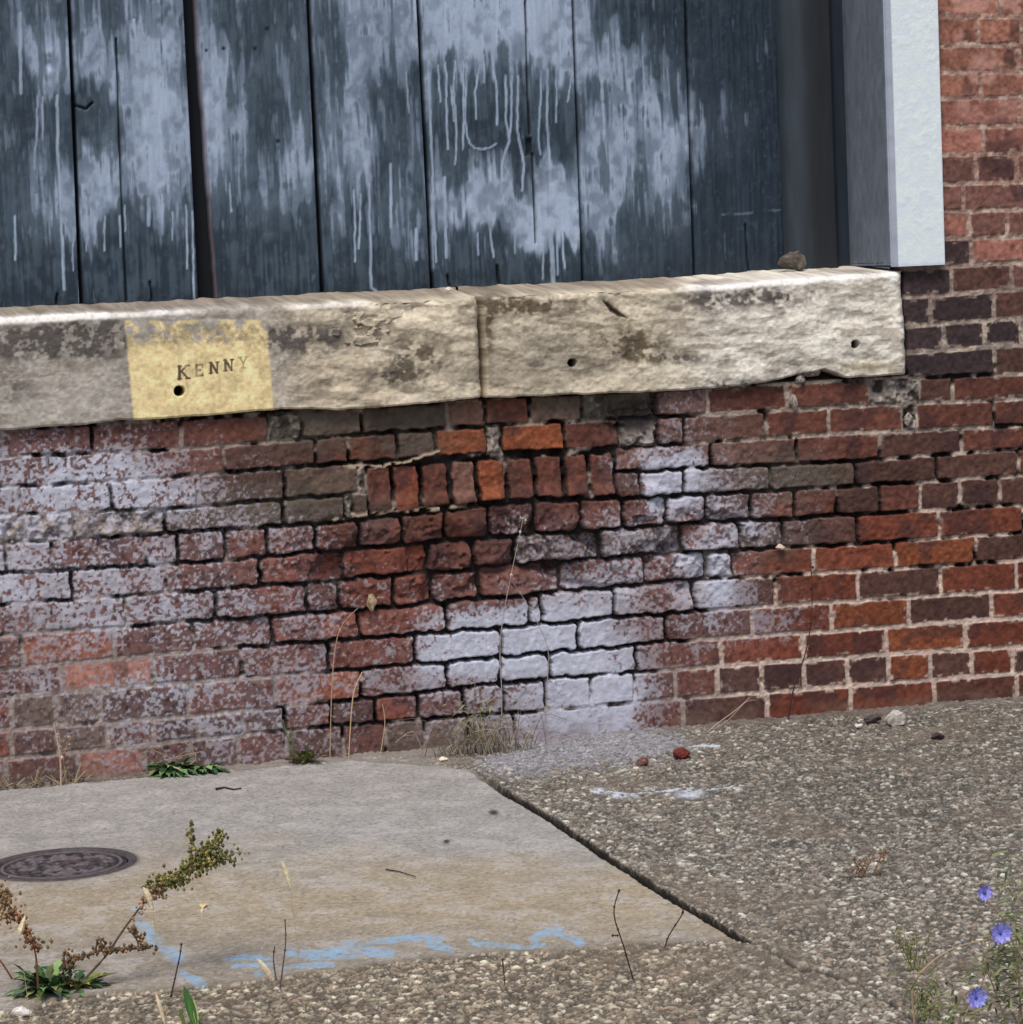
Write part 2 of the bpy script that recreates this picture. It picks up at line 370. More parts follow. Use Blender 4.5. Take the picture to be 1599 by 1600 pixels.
    o = grid_mesh('brick_wall', X, Y, Z, c, M_brick, keep)
    tag(o, 'old red brick wall with patches of white spray paint and raked-out joints', 'wall')
    return o
build_wall()

# ------------------------------------------------------------------ sill stones
SB = [(0, 673), (120, 664), (200, 656), (300, 651), (430, 640), (540, 640), (650, 632), (752, 622)]
SB2 = [(756, 622), (1020, 612), (1100, 607), (1200, 598), (1245, 586), (1290, 578), (1318, 588), (1330, 590), (1418, 585)]
def segs_for(ch):
    return {'K': [((0, 0), (0, 1)), ((0, .45), (.62, 1)), ((.18, .58), (.7, 0)), ((-.12, 0), (.14, 0)), ((-.12, 1), (.14, 1)), ((.55, 0), (.85, 0)), ((.5, 1), (.78, 1))],
            'E': [((0, 0), (0, 1)), ((0, 0), (.6, 0)), ((0, 1), (.6, 1)), ((0, .5), (.42, .5)), ((.6, 0), (.6, .2)), ((.6, 1), (.6, .8))],
            'N': [((0, 0), (0, 1)), ((0, 1), (.62, 0)), ((.62, 0), (.62, 1)), ((-.14, 0), (.14, 0)), ((-.16, 1), (.04, 1)), ((.5, 1), (.78, 1))],
            'Y': [((.33, 0), (.33, .45)), ((.33, .45), (0, 1)), ((.33, .45), (.68, 1)), ((.18, 0), (.5, 0)), ((-.12, 1), (.14, 1)), ((.54, 1), (.8, 1))]}[ch]
def sill(name, bot, xa, xb, left_open, seed, label):
    bx = [on_wall(x, y, -0.02) for x, y in bot]; bxx = [q[0] for q in bx]; bzz = [q[2] for q in bx]
    if left_open: xs = np.concatenate([np.arange(-0.9, 0.40, 0.01), np.arange(0.40, 0.78, 0.0024), np.arange(0.78, 1.10, 0.0014), np.arange(1.10, xb, 0.0024)])
    else: xs = np.arange(xa, xb, 0.0024)
    xs = np.append(xs, xb)
    ztop = 1.015+0.012*sst(2.0, 2.45, xs)
    zbot = np.interp(xs, bxx, bzz)+0.003*(fbm(xs, xs*0, 0.03, 3, seed)-.5)
    # profile parameter: top shelf, rounded arris, face, underside
    v = np.concatenate([np.linspace(0, 1, 40, endpoint=False), np.linspace(1, 2, 12, endpoint=False), np.linspace(2, 3, 150, endpoint=False), np.linspace(3, 3.3, 10), np.linspace(3.4, 4, 6)])
    Xg, Vg = np.meshgrid(xs, v)
    zt = ztop[None, :]+0*Vg; zb = zbot[None, :]+0*Vg
    R = 0.012+0.006*fbm(Xg, Xg*0, 0.08, 2, seed+3)
    yf = -0.022
    a = np.clip(Vg-1, 0, 1)*math.pi/2
    t0 = np.clip(Vg, 0, 1)
    Y = np.where(Vg <= 1, 0.262*(1-t0)+(yf+R)*t0, np.where(Vg <= 2, yf+R-R*np.sin(a), yf))
    Z = np.where(Vg <= 1, zt+0.020*(1-t0)**1.0, np.where(Vg <= 2, zt-R+R*np.cos(a), 0))
    t2 = np.clip(Vg-2, 0, 1)
    Z = np.where(Vg > 2, (zt-R)*(1-t2)+(zb+0.004)*t2, Z)
    t3 = np.clip((Vg-3)/0.3, 0, 1)
    Z = np.where(Vg > 3, zb+0.004*(1-t3), Z); Y = np.where(Vg > 3, yf+0.004*t3, Y)
    t4 = np.clip((Vg-3.3)/0.7, 0, 1); Y = np.where(Vg > 3.3, yf+0.004+0.10*t4, Y)
    PX, PY = image_xy(Xg, Y, Z)
    front = sst(0.9, 1.6, Vg)
    big = fbm(Xg, Z*1.6, 0.10, 4, seed+11); med = fbm(Xg, Z*1.3, 0.028, 4, seed+12); sm = fbm(Xg, Z, 0.007, 3, seed+13)
    ridg = 1-np.abs(fbm(Xg+0.3*Z, Z*2.2, 0.07, 3, seed+14)*2-1)
    plaq = sst(192, 197, PX-(PY-500)*0.10)*sst(421, 416, PX-(PY-520)*0.085)*sst(498, 503, PY+0.005*(PX-200))*front
    rough = (1-plaq*0.85)*(0.25+0.75*sst(420, 520, PX))
    D = ((big-0.5)*0.009+(med-0.5)*0.0032+(ridg-0.6)*0.002)*rough+(sm-0.5)*0.0012*(1-plaq*.6)
    # chipped scoops, the long dark cleft, the spalled lower corner
    D = D-0.014*blob(PX, PY, 575, 520, 45, 26)*(med > 0.3)-0.010*blob(PX, PY, 645, 480, 40, 12)
    cl = segdist(PX, PY, [(944, 470), (958, 484), (982, 498)])
    cl = cl+4*sst(956, 942, PX)+4.5*sst(964, 984, PX)+3*(med-.5); D = D-0.012*sst(7, 0, cl)
    ck = segdist(PX, PY, [(600, 480), (612, 505), (618, 520)]); D = D-0.007*sst(6, 1, ck)
    D = D-0.010*sst(0, 14, PY-(600-0.17*np.abs(PX-1345)))*sst(1310, 1330, PX)*sst(1412, 1395, PX)
    D = D-0.009*blob(PX, PY, 1240, 585, 40, 14)
    holes = [(281, 611, 8.0), (896, 567, 6.2), (1337, 538, 6.2)]
    hm = 0*PX
    for hx, hy, hr in holes: hm = np.maximum(hm, sst(hr+1.0, hr-1.2, np.hypot(PX-hx, PY-hy)))
    D = D*(front) + (med-0.5)*0.006*(1-front)
    # broken front edge: the arris drops where chunks are missing
    edge = sst(1.9, 0.7, Vg)*sst(0.55, 1.0, Vg)
    brk = (blob(PX, 470, 640, 470, 60, 9)+blob(PX, 470, 970, 470, 60, 9)+0.7*blob(PX, 470, 820, 470, 60, 9))
    D = D-0.012*brk*sst(0.35, 0.6, med+0.1)*sst(2.25, 1.6, Vg)*front
    Y = Y-D*np.where(Vg > 1, 1, t0**4)
    Z = Z+np.where(Vg <= 1.6, (med-0.5)*0.004+(big-.5)*0.004, 0)-0.008*brk*edge
    Y = Y+0.045*hm*(Vg > 1)
    # rounded ends
    ra = 0.020
    er_ = np.clip((xb-Xg-0.004*(fbm(Z, Z*0, 0.035, 3, seed+5)-.3))/ra, 0, 1); en = 1-np.sqrt(np.clip(1-(1-er_)**2, 0, 1))
    Y = np.where(Xg > xb-0.0005, 0.20, Y+en*0.030*front)
    if not left_open:
        el = np.clip((Xg-xa)/0.008, 0, 1); en = 1-np.sqrt(np.clip(1-(1-el)**2, 0, 1)); Y = np.where(Xg < xa+0.0005, 0.20, Y+en*0.012*front)
    # colour
    c = np.broadcast_to(lin((210, 199, 176)), Xg.shape+(3,))
    warm = fbm(Xg, Z, 0.12, 3, seed+21)
    c = mix(c, lin((190, 176, 152))[None, None], sst(0.45, 0.8, warm)*0.7)
    c = mix(c, lin((166, 163, 159))[None, None], sst(520, 380, PX)*0.75)
    c = mix(c, lin((232, 227, 216))[None, None], sst(1000, 1150, PX)*0.75)
    c = mix(c, lin((150, 141, 127))[None, None], blob(PX, PY, 850, 560, 110, 50)*0.8)
    vein = fbm(Xg+0.2*Z, Z*3.2, 0.05, 4, seed+22)
    c = mix(c, lin((116, 104, 90))[None, None], sst(0.54, 0.76, vein)*0.5*(1-plaq))
    st = (blob(PX, PY, 60, 535, 100, 24)*1.15+blob(PX, PY, 150, 525, 60, 26)*1.1+blob(PX, PY, 300, 522, 85, 15)*1.25+blob(PX, PY, 470, 530, 75, 24)*0.95
          + blob(PX, PY, 650, 560, 40, 28)*1.0+blob(PX, PY, 610, 590, 40, 14)*0.6+blob(PX, PY, 820, 478, 80, 13)*1.25+blob(PX, PY, 980, 535, 60, 24)*1.0+blob(PX, PY, 1050, 560, 60, 8)*.8
          + blob(PX, PY, 1210, 463, 70, 16)*0.75+blob(PX, PY, 1110, 470, 60, 18)*.6+blob(PX, PY, 20, 600, 30, 40)*0.45+blob(PX, PY, 765, 520, 8, 50)*0.7+blob(PX, PY, 1270, 590, 40, 10)*0.9+blob(PX, PY, 1130, 598, 50, 7)*.8)
    sn = fbm(Xg, Z, 0.016, 4, seed+23)*0.6+fbm(Xg, Z, 0.05, 3, seed+24)*0.4
    sc = mix(np.broadcast_to(lin((80, 74, 72)), c.shape), lin((92, 80, 62))[None, None], sst(550, 700, PX)*sst(1120, 1000, PX))
    pl = np.broadcast_to(lin((234, 213, 160)), c.shape)*(0.93+0.14*med)[..., None]
    wear = sst(0.66, 0.46, sn+0.20*sst(530, 505, PY)-0.12)
    c = mix(c, pl, plaq*np.clip(wear+sst(525, 545, PY), 0, 1)*0.96)
    s2 = fbm(Xg, Z, 0.009, 3, seed+25)*0.5+fbm(Xg, Z, 0.028, 3, seed+26)*0.5
    am = np.clip(st*1.25, 0, 1.2)*(0.25+0.95*sst(0.28, 0.72, s2))
    c = mix(c, sc, np.clip(am*1.15, 0, 0.93)*(1-0.42*plaq)*(1-plaq*sst(548, 562, PY+30*(s2-.5)))*(1-0.35*plaq*sst(.45, .6, sn)))
    c = mix(c, lin((146, 136, 104))[None, None], blob(PX, PY, 1358, 574, 42, 9)*0.8)
    c = mix(c, lin((244, 240, 234))[None, None], sst(0.7, 1.2, Vg)*sst(2.02, 1.7, Vg)*(0.75*sst(330, 260, PX)+0.5*sst(600, 560, PX)*sst(440, 470, PX)+0.95*sst(1050, 1100, PX)))  # light from above painted in as a pale highlight along the arris
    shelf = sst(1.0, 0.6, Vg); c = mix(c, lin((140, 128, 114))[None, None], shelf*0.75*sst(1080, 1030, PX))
    tone = fbm(Xg, Z*1.5, 0.045, 4, seed+31); c = c*(0.80+0.40*sm)[..., None]*(0.84+0.32*med)[..., None]*(1-0.16*sst(.45, .15, tone)*(1-plaq*.8))[..., None]
    if left_open:   # stencilled word
        ink = 0*PX
        # baseline from (282,594) rising to (388,578)
        for n, ch in enumerate('KENNY'):
            ox, oy = 281+(0 if n == 0 else 4)+22.6*n, 591-4.0*n
            if n == 0: oy += 1
            sc_x, sc_y = (19, 20) if n == 0 else (16, 16.5)
            uu = (PX-ox)/sc_x; vv = -((PY-oy)+0.07*(PX-ox))/sc_y
            dmin = 0*PX+9
            for s0, s1 in segs_for(ch): 
                heavy = 0.115 if (ch == 'N' and s0[1] != s1[1] and s0[0] != s1[0]) or s0 == (0, 0) else 0.075
                dmin = np.minimum(dmin, segdist(uu, vv, [s0, s1])/heavy)
            ink = np.maximum(ink, sst(1.35, 0.8, dmin)*(0.95 if n < 4 else 0.6))
        c = mix(c, lin((72, 58, 48))[None, None], ink*(0.65+0.35*sst(.2, .5, sn))*front)
    c = mix(c, lin((14, 10, 8))[None, None], hm)
    c = mix(c, lin((52, 40, 30))[None, None], sst(7, 3, cl)*0.9)
    c = np.clip(c, 0.004, 0.86)
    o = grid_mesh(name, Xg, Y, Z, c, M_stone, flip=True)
    tag(o, label, 'window sill', 'limestone sill blocks under the boarded opening')
    return o
XJ = on_wall(753, 540, -0.02)[0]
sill('sill_stone', SB, None, XJ, True, 100, 'long limestone sill block with yellow painted panel reading KENNY')
sill('sill_stone', SB2, XJ+0.006, 2.524, False, 200, 'pale chipped limestone sill block beneath the foot of the white post')

# ------------------------------------------------------------------ boarding in the opening
BP = ["2344456433234655888999850000000", "2555567533234655788999765300000", "2666668564333654755678766421000", "2655669674344642533323466531000",
      "1231249684355642421111356753100", "2232359673355663411111366662100", "3356669663465762534546656641000", "3467657544553552566788766531000",
      "3567435333222344468779863331000", "2363112212111222432222352210000", "1121001101111111121111132100000", "0000000000000000000000000000000"]
DR = [  # runs of paint: zoom origin, polyline, half width
 (530, 0, [(412, 280), (425, 560), (436, 860), (452, 1210)], 6), (530, 0, [(430, 900), (438, 1250)], 4), (530, 0, [(490, 820), (500, 1190)], 8), (530, 0, [(495, 290), (505, 690)], 4.5),
 (530, 0, [(540, 280), (532, 420), (548, 600), (540, 758)], 4.5), (530, 0, [(575, 280), (580, 560), (575, 690)], 4), (530, 0, [(590, 290), (588, 560), (593, 620), (606, 662), (630, 685), (665, 690), (700, 682), (728, 664)], 4.5),
 (530, 0, [(650, 300), (632, 430), (636, 550)], 4.5), (530, 0, [(700, 200), (735, 420), (732, 575)], 5), (530, 0, [(775, 350), (775, 560), (790, 650), (755, 760), (752, 900)], 5.5),
 (530, 0, [(800, 350), (800, 560), (788, 640)], 5), (530, 0, [(830, 350), (828, 600), (858, 760), (850, 880)], 6), (530, 0, [(940, 330), (925, 640), (935, 712)], 4.5),
 (530, 0, [(965, 320), (965, 560), (980, 760), (985, 1000), (998, 1310)], 6), (530, 0, [(1008, 320), (1008, 565)], 4), (530, 0, [(1080, 350), (1060, 470)], 3.5),
 (530, 0, [(70, 880), (75, 1210)], 4.5), (530, 0, [(100, 900), (92, 1150)], 4), (530, 0, [(140, 850), (148, 1330), (175, 1350)], 6), (530, 0, [(240, 760), (240, 1050)], 7),
 (530, 0, [(945, 1050), (945, 1290)], 4), (530, 0, [(975, 1050), (990, 1310)], 6), (530, 0, [(1035, 1060), (1045, 1240)], 5), (530, 0, [(1015, 1060), (1012, 1270)], 5), (530, 0, [(700, 1060), (718, 1190)], 5),
 (530, 0, [(645, 1080), (648, 1180)], 4), (530, 0, [(815, 1060), (815, 1170)], 4), (530, 0, [(910, 1000), (908, 1150)], 3), (530, 0, [(1120, 900), (1125, 1080)], 4), (530, 0, [(360, 1060), (355, 1200)], 9), (530, 0, [(1225, 480), (1228, 640)], 5),
 (530, 0, [(310, 330), (322, 520)], 3.5), (530, 0, [(460, 300), (470, 470)], 4), (530, 0, [(520, 400), (535, 560)], 3.5), (530, 0, [(670, 250), (675, 380)], 4),
 (0, 0, [(265, 440), (270, 700), (285, 1000), (298, 1340)], 7), (0, 0, [(175, 440), (172, 620), (160, 780)], 5), (0, 0, [(198, 450), (200, 640)], 5), (0, 0, [(350, 900), (370, 1150), (374, 1400)], 8),
 (0, 0, [(340, 1050), (340, 1250)], 3), (0, 0, [(890, 980), (900, 1380)], 4), (0, 0, [(862, 950), (868, 1240)], 4), (0, 0, [(620, 90), (650, 430), (700, 760)], 7), (0, 0, [(95, 60), (98, 430)], 8),
 (0, 0, [(405, 1000), (402, 1160)], 3), (0, 0, [(440, 1000), (440, 1130)], 3), (0, 0, [(485, 1000), (485, 1160)], 4), (0, 0, [(555, 1000), (558, 1140)], 4), (0, 0, [(750, 900), (752, 1080)], 4), (0, 0, [(800, 980), (800, 1110)], 3),
 (0, 0, [(690, 920), (690, 1040)], 10), (0, 0, [(70, 1000), (75, 1200)], 5), (0, 0, [(1065, 850), (1070, 980)], 4), (0, 0, [(170, 900), (172, 960)], 6), (0, 0, [(580, 950), (582, 1070)], 3)]
YB = 0.25
def board_cols(X, Z, seedb):
    PX, PY = image_xy(X, X*0+YB, Z)
    WX = (fbm(X, Z*.6, 0.09, 3, 321+seedb)-.5)*50; WY = (fbm(X, Z*.25, 0.04, 3, 322+seedb)-.5)*75*sst(460, 380, PY)
    F = gridmap(BP, 0, 0, 40, 40, PX+WX, np.clip(PY+WY, 0, 479))/9
    F = np.where(PX < 0, 0.35, F)
    grain = fbm(X, Z*0.06, 0.006, 3, 301+seedb)
    streak = fbm(X, Z*0.10, 0.016, 3, 302+seedb)
    bl = fbm(X, Z*0.7, 0.02, 4, 303)
    big = fbm(X, Z*0.5, 0.06, 3, 304)
    n = grain*0.28+streak*0.30+bl*0.30+big*0.12
    n = (n-0.5)*1.55+0.5
    F = F*1.0+0.03; cov = sst(-0.12, 0.26, F-n)*(0.62+0.38*sst(.25, .6, bl))+0.22*sst(-.3, .5, F-big*.6-.2)
    wob = (fbm(X, Z, 0.02, 2, 305)-0.5)*4; drp = 0*PX
    for ox, oy, pts, wd in DR:
        P = [(ox+a/2.961, oy+b/2.961) for a, b in pts]
        x0 = min(q[0] for q in P)-8; x1 = max(q[0] for q in P)+8
        sel = (PX > x0) & (PX < x1)
        if not sel.any(): continue
        ds = segdist(PX[sel]+wob[sel]*0.4, PY[sel], P)
        drp[sel] = np.maximum(drp[sel], sst(wd/2.961+0.9, wd/2.961*0.55, ds)); cov[sel] = np.maximum(cov[sel], sst(wd/2.961+0.9, wd/2.961*0.55, ds)*(0.75+0.25*bl[sel]))
    knot = np.hypot(PX-756, (PY-225)*0.8); kn = 0.5+0.5*np.sin(knot*0.42+bl*3); 
    base = mix(np.broadcast_to(lin((28, 44, 58)), X.shape+(3,)), lin((54, 70, 82))[None, None], sst(0.35, 0.75, bl*0.6+grain*0.4))
    base = mix(base, lin((22, 36, 50))[None, None], sst(960, 1080, PX)*0.75)
    base = base*(0.78+0.44*grain)[..., None]
    base = mix(base, lin((32, 42, 52))[None, None], blob(PX, PY, 745, 215, 60, 45)*kn*0.6)
    fleck = sst(0.80, 0.95, fbm(X, Z, 0.008, 2, 307)); base = mix(base, lin((92, 108, 122))[None, None], fleck*0.12)
    pc = mix(np.broadcast_to(lin((122, 139, 160)), base.shape), lin((164, 180, 203))[None, None], sst(0.35, 1.0, F*0.7+bl*0.4))
    pc = mix(pc, lin((162, 180, 202))[None, None], drp*0.8)
    pc = pc*(0.86+0.22*streak)[..., None]
    c = mix(base, pc, np.clip(cov, 0, 0.95))
    c = mix(c, lin((98, 116, 134))[None, None], np.clip(F*0.35, 0, 0.3)*(1-cov))
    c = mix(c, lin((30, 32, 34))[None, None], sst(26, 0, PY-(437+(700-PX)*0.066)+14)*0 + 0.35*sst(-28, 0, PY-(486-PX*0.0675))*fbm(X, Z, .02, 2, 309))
    # fine cracks, slot, bolt paint blister
    cr = 0*PX
    for P, wd in [([(822, 0), (826, 150), (829, 210)], 1.0), ([(182, 60), (190, 300), (198, 470)], 1.1), ([(1166, 350), (1171, 425)], 1.2),
                  ([(778, 415), (781, 446)], 2.0), ([(833, 240), (838, 380)], 1.0), ([(120, 165), (135, 170), (145, 160)], 1.5), ([(90, 460), (88, 478)], 1.2), ([(700, 430), (704, 452)], 1.5), ([(235, 440), (238, 470)], 1.3)]:
        cr = np.maximum(cr, sst(wd+0.8, wd*0.5, segdist(PX, PY, P)))
    cr = np.maximum(cr, sst(1.0, 0.7, np.maximum(np.abs(PX-827.5)/5.0, np.abs(PY-229)/15.0)))
    c = mix(c, lin((12, 18, 26))[None, None], cr*0.92)
    for (dx_, dy_, dr_) in [(418, 44, 4), (399, 75, 3.5), (323, 78, 2.5), (435, 220, 3.5), (350, 75, 3)]:
        c = mix(c, lin((14, 22, 30))[None, None], sst(dr_+1, dr_-1, np.hypot(PX-dx_, PY-dy_)))
    horiz = sst(2.2, 0.8, segdist(PX, PY, [(1130, 335), (1160, 334), (1220, 328)]))*sst(.3, .6, bl)
    c = mix(c, lin((104, 118, 132))[None, None], horiz*0.6)
    H = (grain-0.5)*0.0016+(bl-0.5)*0.0012+cov*0.0006+fleck*0.0003-cr*0.010
    H = H+0.006*blob(PX, PY, 78, 112, 6, 9)+0.0035*blob(PX, PY, 78, 82, 8, 6)
    c = mix(c, lin((184, 196, 218))[None, None], blob(PX, PY, 79, 113, 5, 8)); c = mix(c, lin((52, 58, 62))[None, None], blob(PX, PY, 76, 96, 6, 4)*.7)
    return np.clip(c, 0.004, 0.8), H
panel = empty('boarded_opening', (1.4, YB, 1.03))
tag(panel, 'dark slate blue vertical boards with pale drips filling the wall opening', 'boarding')
def edge_x(px0, px1):     # image x at top (y=0) and bottom (y=470) of a board edge -> line x(z)
    a = on_wall(px0, 0, YB); b = on_wall(px1, 470, YB)
    return lambda z: a[0]+(z-a[2])*(b[0]-a[0])/(b[2]-a[2])
ex = {}
edges = [(-560, -540, -555, -535), (-400, -385, -396, -381), (-232, -212, -229, -209), (-62, -44, -58, -40), (107, 126, 111, 130), (288, 312, 303, 336), (481, 503, 486, 508), (652, 675, 657, 680), (895.5, 912.5, 897.5, 914.5), (1071, 1086.5, 1073.2, 1088.5), (1235, 1240, 1235, 1240)]
for k in range(len(edges)-1):
    L = edge_x(edges[k][2], edges[k][3]); Rr = edge_x(edges[k+1][0], edges[k+1][1])
    zs = np.arange(1.02, 1.78, 0.0032); zs = np.append(zs, np.arange(1.78, 2.3, 0.03))
    coarse = k < 3
    n = 24 if coarse else int((Rr(1.3)-L(1.3))/0.0024)
    s = np.linspace(0, 1, n)
    S, Zg = np.meshgrid(s, zs)
    XL, XR = L(Zg), Rr(Zg)
    if k == 5: XL = XL+0.002*(fbm(Zg, Zg*0, 0.05, 3, 77)-.5)
    Xg = XL*(1-S)+XR*S
    c, H = board_cols(Xg, Zg, k*7)
    dE = np.minimum(Xg-XL, XR-Xg)
    off = [0, 0.002, 0.0, 0.003, 0.0, 0.0015, -0.003, 0.002, 0.0, 0.003, 0.001][k]
    Yg = YB+off-H+0.004*(1-np.sqrt(np.clip(1-(1-np.clip(dE/0.004, 0, 1))**2, 0, 1)))
    Yg[:, 0] += 0.03; Yg[:, -1] += 0.03
    c = mix(c, lin((18, 24, 32))[None, None], sst(0.002, 0.0, dE)*0.8)
    if k == 5: c = mix(c, lin((92, 74, 76))[None, None], sst(0.010, 0.004, Xg-XL)*0.7*sst(0.0005, .003, dE))
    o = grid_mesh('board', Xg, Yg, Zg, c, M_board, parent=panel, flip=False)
def box(name, x0, x1, y0, y1, z0, z1, mat, parent=None, bev=0.0, cols=None):
    V = [(x0, y0, z0), (x1, y0, z0), (x1, y1, z0), (x0, y1, z0), (x0, y0, z1), (x1, y0, z1), (x1, y1, z1), (x0, y1, z1)]
    F = [(0, 3, 2, 1), (4, 5, 6, 7), (0, 1, 5, 4), (1, 2, 6, 5), (2, 3, 7, 6), (3, 0, 4, 7)]
    o = raw_mesh(name, V, F, None if cols is None else np.tile(lin(cols), (8, 1)), mat, parent)
    if bev:
        b = o.modifiers.new('bevel', 'BEVEL'); b.width = bev; b.segments = 2
    return o
M_dark = flat_mat('dark_backing_material', (24, 28, 34), 0.9)
box('backing', -0.9, 2.50, YB+0.04, YB+0.07, 0.98, 2.3, M_dark, panel)
# rounded dark casing against the boards, at the right end
def casing():
    a = on_wall(1212, 0, YB)[0]; b = 2.492
    n = 40; s = np.linspace(0, 1, n); zs = np.arange(1.02, 2.3, 0.01)
    S, Zg = np.meshgrid(s, zs)
    Xg = a+(b-a)*S
    prof = 0.045*np.sqrt(np.clip(1-(1-np.clip(S/0.45, 0, 1))**2, 0, 1))-0.030*sst(0.72, 0.80, S)
    Yg = YB-0.002-prof
    Xg = Xg+0.002*(fbm(Zg, Zg*0, 0.4, 2, 5)-.5)
    cc = np.broadcast_to(lin((46, 55, 64)), Xg.shape+(3,))
    cc = mix(cc, lin((32, 37, 43))[None, None], sst(0.2, 0.4, S)); cc = mix(cc, lin((30, 40, 54))[None, None], sst(0.68, 0.8, S))  # rounded left edge painted paler as a soft highlight, right strip navy
    g = fbm(Xg, Zg*0.1, 0.01, 3, 9); cc = cc*(0.8+0.4*g)[..., None]
    return grid_mesh('casing', Xg, Yg, Zg, cc, M_board, parent=panel)
casing()['label'] = 'smooth dark rounded casing strip'

# ------------------------------------------------------------------ white post at the right of the opening
post = empty('door_post', (2.55, 0, 1.04)); tag(post, 'white painted post with grey painted inner side standing above the sill end', 'post')
def jamb():
    # profile: back of inner side -> front arris -> bead -> front face -> right side; vertical extrusion
    pr = []
    for t in np.linspace(0, 1, 30): pr.append((2.489+0.002*t, 0.262-0.276*t, 0))
    for t in np.linspace(0, 1, 8)[1:]: pr.append((2.491+0.003*math.sin(t*1.57), -0.014-0.004*(t), 1))
    for t in np.linspace(0, 1, 8)[1:]: pr.append((2.494+0.010*t, -0.018-0.008*t, 1))
    for t in np.linspace(0, 1, 44)[1:]: pr.append((2.504+0.116*t, -0.026, 2))
    for t in np.linspace(0, 1, 8)[1:]: pr.append((2.620+0.0035*math.sin(t*1.57), -0.0225-0.0035*math.cos(t*1.57), 2))
    for t in np.linspace(0, 1, 6)[1:]: pr.append((2.6235, -0.022+0.024*t, 3))
    pr = np.array(pr)
    zs = np.concatenate([np.arange(1.038, 1.72, 0.003), np.arange(1.72, 2.3, 0.03)])
    Xg = np.tile(pr[:, 0], (len(zs), 1)); Yg = np.tile(pr[:, 1], (len(zs), 1)); K = np.tile(pr[:, 2], (len(zs), 1)); Zg = np.tile(zs[:, None], (1, len(pr)))
    Zg = Zg+(Zg < 1.045)*np.where(K == 0, 0.004+0.004*Yg, 0.0)
    n = fbm(Xg+Yg, Zg, 0.012, 4, 71); n2 = fbm(Xg+Yg, Zg, 0.05, 3, 72); n3 = fbm(Xg+Yg, Zg*0.3, 0.01, 3, 73)
    peel = sst(0.50, 0.62, n)*sst(0.35, 0.65, n2)
    Yg = Yg-np.where(K == 2, peel*0.0004+(n-.5)*0.0003, 0)
    Xg = Xg+np.where(K == 3, 0.002*(n-.5), 0)
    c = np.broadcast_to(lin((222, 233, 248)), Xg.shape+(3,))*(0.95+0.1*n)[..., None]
    gcol = mix(np.broadcast_to(lin((98, 106, 117)), c.shape), lin((120, 127, 138))[None, None], n3)  # inner side has its own grey paint
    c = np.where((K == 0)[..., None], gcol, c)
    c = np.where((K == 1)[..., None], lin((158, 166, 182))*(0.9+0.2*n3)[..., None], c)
    grime = sst(0.010, 0.0, Zg-1.038)*0.25; c = mix(c, lin((120, 112, 110))[None, None], grime*(K > 0))
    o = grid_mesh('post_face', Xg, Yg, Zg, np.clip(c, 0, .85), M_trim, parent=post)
    b = raw_mesh('post_foot', [(2.489, .262, 1.041), (2.491, -.014, 1.0385), (2.504, -.025, 1.0385), (2.6235, -.022, 1.0385), (2.6235, .05, 1.041)], [(0, 4, 3, 2, 1)], None, M_dark, post)
    zc = np.arange(1.05, 1.72, 0.004)      # torn caulk between the post and the bricks
    w0 = 0.0045*sst(0.35, 0.6, fbm(zc, zc*0, 0.05, 3, 91))*sst(1.60, 1.45, zc)+0.0006
    V = []; 
    for z, ww in zip(zc, w0): V += [(2.6225, -0.012, z), (2.6235+ww, -0.010, z), (2.6235+ww*1.3, 0.002, z)]
    F = []
    for i in range(len(zc)-1):
        for j in range(2): F.append((3*i+j, 3*i+j+1, 3*i+j+4, 3*i+j+3))
    raw_mesh('caulk', V, F, np.tile(lin((190, 184, 192)), (len(V), 1)), M_trim, post)
jamb()

# ------------------------------------------------------------------ ground: slab, aggregate pavement
SLAB_R = [(560, 1190), (640, 1195), (700, 1198), (735, 1204), (770, 1226), (792, 1242), (850, 1274), (940, 1335), (1040, 1400), (1110, 1440), (1164, 1470)]
SLAB_B = [(1164, 1470), (1060, 1474), (960, 1480), (900, 1484), (820, 1488), (700, 1498), (600, 1506), (500, 1520), (400, 1536), (270, 1546), (130, 1557), (0, 1588), (-200, 1640)]
CRACK = [(1164, 1470), (1200, 1482), (1250, 1518), (1300, 1524), (1345, 1532), (1400, 1575), (1440, 1600), (1500, 1650)]
def inside(px, py, poly):
    r = np.zeros(px.shape, bool); n = len(poly)
    for i in range(n):
        (x0, y0), (x1, y1) = poly[i], poly[(i+1) % n]
        cnd = ((y0 > py) != (y1 > py)) & (px < (x1-x0)*(py-y0)/((y1-y0) if y1 != y0 else 1e-9)+x0)
        r ^= cnd
    return r
MC = on_ground(97, 1353); MR = 0.150
MC = (MC[0], MC[1]); MR = abs(on_ground(215, 1350)[0]-MC[0])/math.cos(YAW)*0.985
